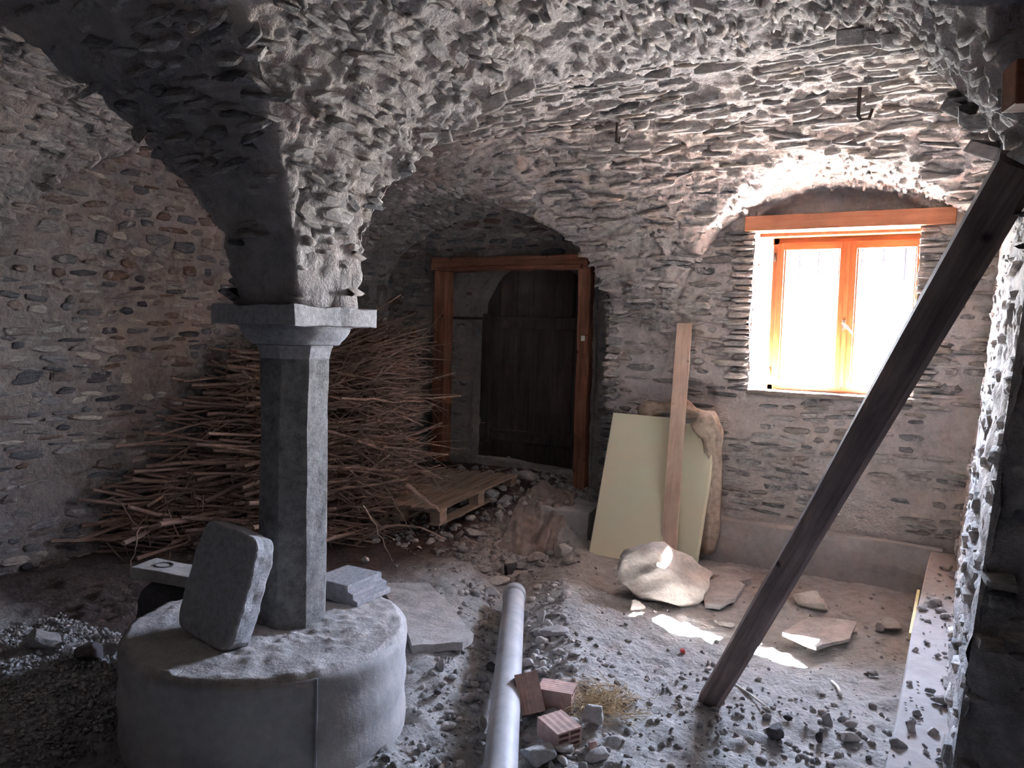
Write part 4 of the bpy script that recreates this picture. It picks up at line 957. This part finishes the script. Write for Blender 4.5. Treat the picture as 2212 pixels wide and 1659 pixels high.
# ------------------------------------------------------------------ stones and rubble on the floor
big = [ # px, py(bottom), width px, height px, depth factor, material, rot, label
 (1430, 1318, 226, 108, 0.72, 'boulder', 0.1, 'large pale boulder in front of the foam panels'),
 (1372, 1322, 52, 28, 0.8, 'boulder', 0.3, 'small rounded stone at the left foot of the boulder'),
 (1190, 1385, 78, 26, 0.8, 'rubble', 0.9, 'flat tilted stone between the pipe and the boulder'),
 (1168, 1352, 34, 36, 0.8, 'rubble', 0.2, 'upright chip of stone right of the pipe, above the flat stone'),
 (1133, 1345, 26, 32, 0.8, 'rubble', 0.1, 'rounded stone touching the pipe on its right'),
 (1140, 1445, 38, 26, 0.9, 'rubble', 1.1, 'brownish angular stone right of the pipe, above the tipped brick'),
 (1172, 1464, 36, 20, 0.9, 'rubble', 0.5, 'pale low stone just above the flat hollow brick'),
 (1215, 1592, 78, 50, 0.9, 'rubble', 0.4, 'blocky grey stone between the two lower bricks'),
 (1280, 1582, 92, 46, 0.6, 'rubble', 0.8, 'long wedge-shaped stone with a reddish side beside the straw'),
 (1278, 1625, 30, 24, 0.9, 'brick', 0.8, 'small broken tile bit right of the six-holed brick'),
 (1160, 1668, 100, 48, 0.9, 'rubble', 0.5, 'flat reddish stone cut by the bottom edge beside the pipe'),
 (1290, 1655, 60, 30, 0.9, 'rubble', 0.9, 'light stone at the bottom edge right of the bricks'),
 (1043, 1592, 26, 50, 1.0, 'boulder', 0.2, 'whitish egg-shaped stone left of the pipe near the bottom'),
 (1062, 1458, 30, 24, 0.9, 'dark_rock', 0.9, 'dark flat chip poking out left of the pipe'),
 (1082, 1352, 26, 26, 0.9, 'rubble', 0.2, 'small rounded stone left of the pipe at mid length'),
 (1074, 1372, 16, 14, 0.9, 'rubble', 0.2, 'tiny pale stone left of the pipe under the rounded one'),
 (1062, 1290, 52, 22, 0.7, 'rubble', 0.2, 'pale elongated stone left of the far pipe end'),
 (1078, 1268, 62, 22, 0.7, 'rubble', 0.1, 'broad brownish stone behind the far pipe end'),
 (1102, 1290, 40, 24, 0.9, 'rubble', 0.4, 'light flat stone resting on the far pipe mouth'),
 (1100, 1252, 40, 46, 0.9, 'dark_rock', 0.2, 'dark round lump in the trench behind the pipe'),
 (1215, 1205, 48, 36, 0.9, 'rubble', 0.2, 'crumbly white lump of mortar left of the foam panel foot'),
 (1228, 1222, 40, 24, 0.9, 'clod', 0.4, 'brown clod just below the white mortar lump'),
 (1745, 1322, 122, 50, 0.7, 'boulder', 0.2, 'wide tan stone against the footing behind the prop'),
 (1928, 1372, 62, 34, 0.8, 'boulder', 0.3, 'pale stone with a hollow dark underside near the footing corner'),
 (1902, 1370, 36, 24, 0.9, 'clod', 0.3, 'dark crumbling lump left of the hollow pale stone'),
 (1966, 1384, 20, 18, 0.9, 'boulder', 0.3, 'small round pale stone right of the hollow one'),
 (1885, 1466, 34, 20, 0.9, 'clod', 0.3, 'flat dark clod in the bright floor right of the prop'),
 (1675, 1618, 56, 56, 0.9, 'dark_rock', 0.3, 'largest dark lump on the floor below the prop'),
 (1770, 1610, 20, 30, 0.9, 'dark_rock', 0.3, 'narrow dark lump right of the largest dark one'),
 (1830, 1615, 60, 26, 0.9, 'rubble', 0.3, 'flat grey stone near the bottom right of the floor'),
 (1700, 1560, 24, 18, 0.9, 'dark_rock', 0.3, 'small dark lump above the largest dark one'),
 (1785, 1570, 34, 28, 0.9, 'clod', 0.3, 'jagged dark clod between the prop and the footing'),
 (1840, 1578, 34, 22, 0.9, 'clod', 0.3, 'pyramid-like dark clod left of the footing'),
 (1570, 1358, 44, 14, 0.9, 'rubble', 0.3, 'reddish chip lying in the sunlit patch'),
 (95, 1418, 92, 52, 0.8, 'rubble', 0.3, 'blocky pale stone at the left edge of the gravel'),
 (190, 1440, 96, 54, 0.8, 'dark_rock', 0.2, 'dark broad stone beside the plinth at left'),
 (238, 1425, 60, 36, 0.6, 'rubble', 0.5, 'split pale stone wedged against the plinth at left'),
 (790, 1218, 24, 16, 0.9, 'rubble', 0.5, 'small grey stone behind the cornice fragment'),
 (950, 1452, 30, 28, 0.9, 'clod', 0.5, 'dark stone right of the plinth below the flat slab'),
 (985, 1462, 20, 18, 0.9, 'clod', 0.5, 'small dark stone next to the trench edge'),
 (920, 1500, 16, 12, 0.9, 'clod', 0.5, 'tiny dark pebble low beside the plinth'),
 (945, 1505, 24, 20, 0.9, 'dark_rock', 0.5, 'dark pebble beside the tiny one near the plinth'),
 (1010, 1492, 24, 16, 0.9, 'clod', 0.5, 'flat dark pebble close to the pipe at left'),
]
for k, (px, py, wpx, hpx, df, mt, rz, lab) in enumerate(big):
    p = on_floor(px, py); depth = p.x*-0.508+p.y*0.862; w_ = wpx*depth/F; h_ = hpx*depth/F*1.02
    cz = fh(p.x, p.y); dirn = Vector((p.x, p.y, 0)).normalized()
    c = Vector((p.x, p.y, 0))+dirn*(w_*df*0.42)
    z = max(cz, fh(c.x, c.y)*0.6+cz*0.4)+h_*0.36
    o = rock('stone', (c.x, c.y, z), (w_*1.1, w_*df*1.05, h_*1.15), M[mt], 300+k if wpx < 190 else 904, R(YAW)+rz*0.35, (0, 0), 4 if wpx > 80 else 3, 18 if wpx < 190 else 16, 0.40 if wpx < 190 else 0.52, 0.035 if wpx < 80 else (0.05 if wpx < 190 else 0.10))
    o.name = 'boulder' if wpx > 190 else 'stone'; tag(o, lab, 'boulder' if wpx > 190 else 'stone', 'loose stones on the floor')
# flat slabs
def flag(name, pix, z, th_, mat, label, tilt=0.0):
    top = [at_z(px, py, z) for px, py in pix]; c = sum(top, Vector())/len(top); bm = bmesh.new(); n = len(top)
    a_ = [bm.verts.new((v-c)+Vector((0, 0, tilt*(v.y-c.y)))) for v in top]; b_ = [bm.verts.new((v-c)*0.985+Vector((0, 0, tilt*(v.y-c.y)-th_))) for v in top]
    bm.faces.new(a_); bm.faces.new(b_[::-1]); [bm.faces.new((a_[i], b_[i], b_[(i+1) % n], a_[(i+1) % n])) for i in range(n)]
    bmesh.ops.recalc_face_normals(bm, faces=bm.faces); bmesh.ops.triangulate(bm, faces=[f for f in bm.faces if len(f.verts) > 4])
    bmesh.ops.subdivide_edges(bm, edges=[e for e in bm.edges if e.calc_length() > 0.05], cuts=4, use_grid_fill=True)
    Pn = np.array([v.co[:] for v in bm.verts]); dd = np.stack([fbm(Pn+k*5+z, 11, 3, k) for k in range(3)], 1)*0.007
    for v, q_ in zip(bm.verts, dd): v.co += Vector(q_)
    o = from_bm(name, bm, mat); o.location = c; tag(o, label, 'slab', 'flat slabs on the floor'); return o
flag('stone_slab', [(818, 1262), (925, 1258), (958, 1290), (1022, 1368), (1000, 1386), (890, 1396), (868, 1330)], 0.10, 0.045, M['rubble'], 'big flat pale slab on the floor right of the plinth')
flag('stone_slab', [(1520, 1262), (1560, 1240), (1608, 1262), (1588, 1290), (1552, 1308), (1522, 1302)], 0.06, 0.03, M['rubble'], 'flat grey slab right of the boulder')
flag('stone_slab', [(1690, 1365), (1745, 1335), (1850, 1340), (1835, 1378), (1762, 1398)], 0.055, 0.02, M['rubble'], 'thin pale slab with a dark edge right of the prop foot')
flag('stone_slab', [(1530, 1225), (1590, 1222), (1625, 1248), (1600, 1256), (1540, 1240)], 0.04, 0.04, M['rubble'], 'small slab tucked at the footing behind the boulder')
def cloth_patch(name, c00, c10, c01, c11, mat, label, amp, seed, lift=0.03):
    n = 60; u = np.linspace(0, 1, n)[:, None]; v = np.linspace(0, 1, n)[None, :]; f = lambda i: (1-u)*(1-v)*c00[i]+u*(1-v)*c10[i]+(1-u)*v*c01[i]+u*v*c11[i]
    X, Y = f(0), f(1); wv = 0.06*vn(np.stack([u*4+0*v, v*4+0*u, 0*u*v], -1), 1, seed); X = X+wv; Y = Y+wv
    P = np.stack([X*1.0+Y*0.3, Y*0.35, 0*X], -1); z = floor_h(X, Y)+lift+amp*(np.abs(vn(P, 9, seed))+0.45*np.abs(vn(P, 23, seed+1)))
    e = np.minimum(np.minimum(u, 1-u), np.minimum(v, 1-v))*np.ones_like(X); z = z-0.06*(1-sstep(e*12))
    o = big_mesh(name, np.stack([X, Y, z], -1), grid_quads(n, n), mat, None, True); tag(o, label, 'sack' if 'sack' in name else 'tarpaulin'); return o
cloth_patch('tarpaulin', (-2.95, 4.75), (-2.50, 5.00), (-3.22, 5.85), (-2.72, 5.85), M['sack'], 'crumpled brown tarpaulin lying over the rubble at the door foot', 0.055, 3, 0.015)
# lumps of debris by the door
for k, (px, py, s_, z) in enumerate([(1010, 985, 0.20, 0.30), (1065, 1000, 0.26, 0.30), (1110, 1010, 0.22, 0.30), (1150, 1000, 0.18, 0.3), (1200, 1010, 0.2, 0.3), (1140, 1060, 0.22, 0.22), (1055, 1105, 0.24, 0.15), (1090, 1120, 0.2, 0.12), (985, 1130, 0.2, 0.1), (1020, 1165, 0.16, 0.08), (1160, 1195, 0.15, 0.03), (1125, 1215, 0.12, 0.0)]):
    p = at_z(px, py, z); o = rock('stone', (p.x, p.y, fh(p.x, p.y)+s_*0.13), (s_, s_*0.8, s_*0.55), M['clod'], 500+k, k*0.7, (0.1*k % 0.4, 0), 3, 14, 0.5, 0.05)
    tag(o, 'dusty lump of rubble '+['behind the pallet near the left door post', 'at the back edge of the pallet', 'just right of the pallet corner', 'in the middle of the doorway', 'left of the right door post', 'below the middle of the doorway', 'under the near edge of the pallet', 'on the trench bank right of the pallet', 'under the near pallet corner', 'on the slope below the pallet', 'left of the concrete block foot', 'just above the dark round lump'][k], 'stone', 'rubble lumps before the door')

def scatter(name, N_, gen, mat, label, cat_, seed, lo=0.006, hi=0.03, sub=1, sink=0.25):
    r_ = np.random.default_rng(seed); VV = []; FF = []; off = 0; T = [rock_data(seed+i, sub, 9, 0.28, 0.05) for i in range(14)]
    for i in range(N_):
        x, y, sc_ = gen(r_); s_ = (lo+(hi-lo)*r_.random()**3)*sc_; V, Fc = T[i % 14]; a_ = r_.uniform(0, 6.28); c, s2 = math.cos(a_), math.sin(a_)
        q_ = V*np.array([s_, s_*r_.uniform(.6, 1), s_*r_.uniform(.4, .8)]); q_ = np.stack([q_[:, 0]*c-q_[:, 1]*s2, q_[:, 0]*s2+q_[:, 1]*c, q_[:, 2]], 1)+np.array([x, y, 0]); VV.append(q_); FF.append(Fc+off); off += len(V)
        Z.append((x, y, s_))
    xs = np.array([z[0] for z in Z[-N_:]]); ys = np.array([z[1] for z in Z[-N_:]]); ss = np.array([z[2] for z in Z[-N_:]]); hz_ = floor_h(xs, ys)+ss*sink
    if name.endswith('footing'): hz_ = 0.30+ss*sink
    for k in range(N_): VV[k][:, 2] += hz_[k]
    o = big_mesh(name, np.concatenate(VV), np.concatenate(FF), mat, None, False, 3); tag(o, label, cat_, None, 'stuff')
Z = []
def g_main(r_):
    while True:
        x, y = r_.uniform(-3.4, -0.15), r_.uniform(1.6, 5.6)
        if math.hypot(x+2.39, y-2.18) < 0.57: continue
        if r_.random() < 0.25+0.75*(y < 3.6): return x, y, 1.0 if y < 3.8 else 0.8
scatter('earth_crumbs', 4200, g_main, M['clod'], 'loose crumbs of earth and stone chips strewn over the floor', 'rubble', 60, 0.004, 0.030)
def g_pipe(r_):
    t = r_.uniform(0, 1.15); s_ = r_.choice([-1, 1])*r_.uniform(0.09, 0.32); x = pa.x+(pb_.x-pa.x)*t; y = pa.y+(pb_.y-pa.y)*t; return x+s_*0.87, y+s_*0.48, 1.0
scatter('trench_rubble', 520, g_pipe, M['rubble'], 'grey stone chips lying along both sides of the pipe', 'rubble', 61, 0.008, 0.045, 2)
def g_grav(r_):
    while True:
        x, y = r_.uniform(-4.2, -2.7), r_.uniform(1.1, 2.35)
        if math.hypot(x+2.39, y-2.18) > 0.58: return x, y, 1.0
scatter('gravel', 5200, g_grav, M['gravel'], 'pale coarse gravel spread on the ground left of the plinth', 'gravel', 62, 0.008, 0.022, 1, 0.5)
def g_foot(r_): return r_.uniform(-0.14, 0.12)*1.0, 2.0+r_.random()**1.6*3.3, 1.0
scatter('chips_on_footing', 300, g_foot, M['clod'], 'dark earth crumbs lying on top of the concrete footing', 'rubble', 63, 0.006, 0.045, 2)
for o_ in list(COL.objects):
    if o_.name.startswith('chips_on_footing'): o_.location.z = 0.0
def g_door(r_): return r_.uniform(-4.0, -2.5), r_.uniform(4.3, 6.3), 1.0
scatter('door_rubble', 900, g_door, M['clod'], 'broken brown rubble covering the slope up to the door', 'rubble', 64, 0.01, 0.06, 2)
def g_wall(r_): return 0.05+r_.normal()*0.05, r_.uniform(2.2, 5.6), 1.0
# straw
SV = []; SF = []; so_ = 0; c = on_floor(1298, 1520); rb = random.Random(5)
for i in range(260):
    p = c+Vector((rb.gauss(0, .07), rb.gauss(0, .055), 0)); a_ = rb.uniform(0, 6.28); r0 = rb.uniform(0.02, 0.07); r_ = 0.0013; d = Vector((math.cos(a_), math.sin(a_), rb.uniform(0, .5))); 
    p.z = fh(p.x, p.y)+rb.uniform(0.003, 0.025)
    for k in range(6):
        s_ = Vector((-d.y, d.x, 0))*r_
        for q_ in (s_, -s_, Vector((0, 0, r_*1.6))): SV.append(p+q_)
        if k < 5:
            for j in range(3): SF.append((so_+k*3+j, so_+k*3+(j+1) % 3, so_+(k+1)*3+(j+1) % 3, so_+(k+1)*3+j))
        a_ += 0.45; d = Vector((math.cos(a_), math.sin(a_), rb.gauss(0, .35))); p = p+d*r0*0.55; p.z = max(p.z, fh(p.x, p.y)+0.002)
    so_ += 18
o = big_mesh('straw', np.array([v[:] for v in SV]), SF, M['straw'], None); tag(o, 'small tangle of dry straw right of the hollow bricks', 'straw', None, 'stuff')
def floorline(name, pix, r_, mat, label, cat_):
    pts = [on_floor(*q_)+Vector((0, 0, r_)) for q_ in pix]; 
    for p in pts: p.z = fh(p.x, p.y)+r_*1.2+0.002
    o = tube(name, pts, r_, mat, None, 8); tag(o, label, cat_)
floorline('wooden_strip', [(1583, 1478), (1620, 1503), (1666, 1540)], 0.005, M['white'], 'thin whitish strip on the floor right of the prop foot', 'strip')
floorline('plastic_scrap', [(1796, 1477), (1808, 1488), (1816, 1505)], 0.008, M['white'], 'curved white scrap on the bright floor', 'scrap')
o = rock('plastic_scrap', on_floor(1474, 1412)+Vector((0, 0, 0.012)), (0.03, 0.03, 0.03), M['red_scrap'], 9, 0); tag(o, 'tiny red scrap on the floor left of the prop', 'scrap')
o = box('yellow_lath', (0.015, 0.75, 0.03), (-0.172, 4.35, 0.27), M['yellow'], None, (0, 0, R(0.5)), 0.002); tag(o, 'thin yellowish lath along the edge of the concrete footing', 'lath')
# blocks and timber ends at the springing of the right pier
d = ray(2206, 130); p = Vector((0, 0, CAMZ))+d*1.25; o = timber('beam_end', (p.x-0.015, p.y, p.z-0.04), (p.x+0.30, p.y+0.10, p.z-0.03), 0.07, 0.06, M['lintel'], None, 0.002, 6, 0.004); tag(o, 'orange wooden beam end at the top of the right pier', 'beam')
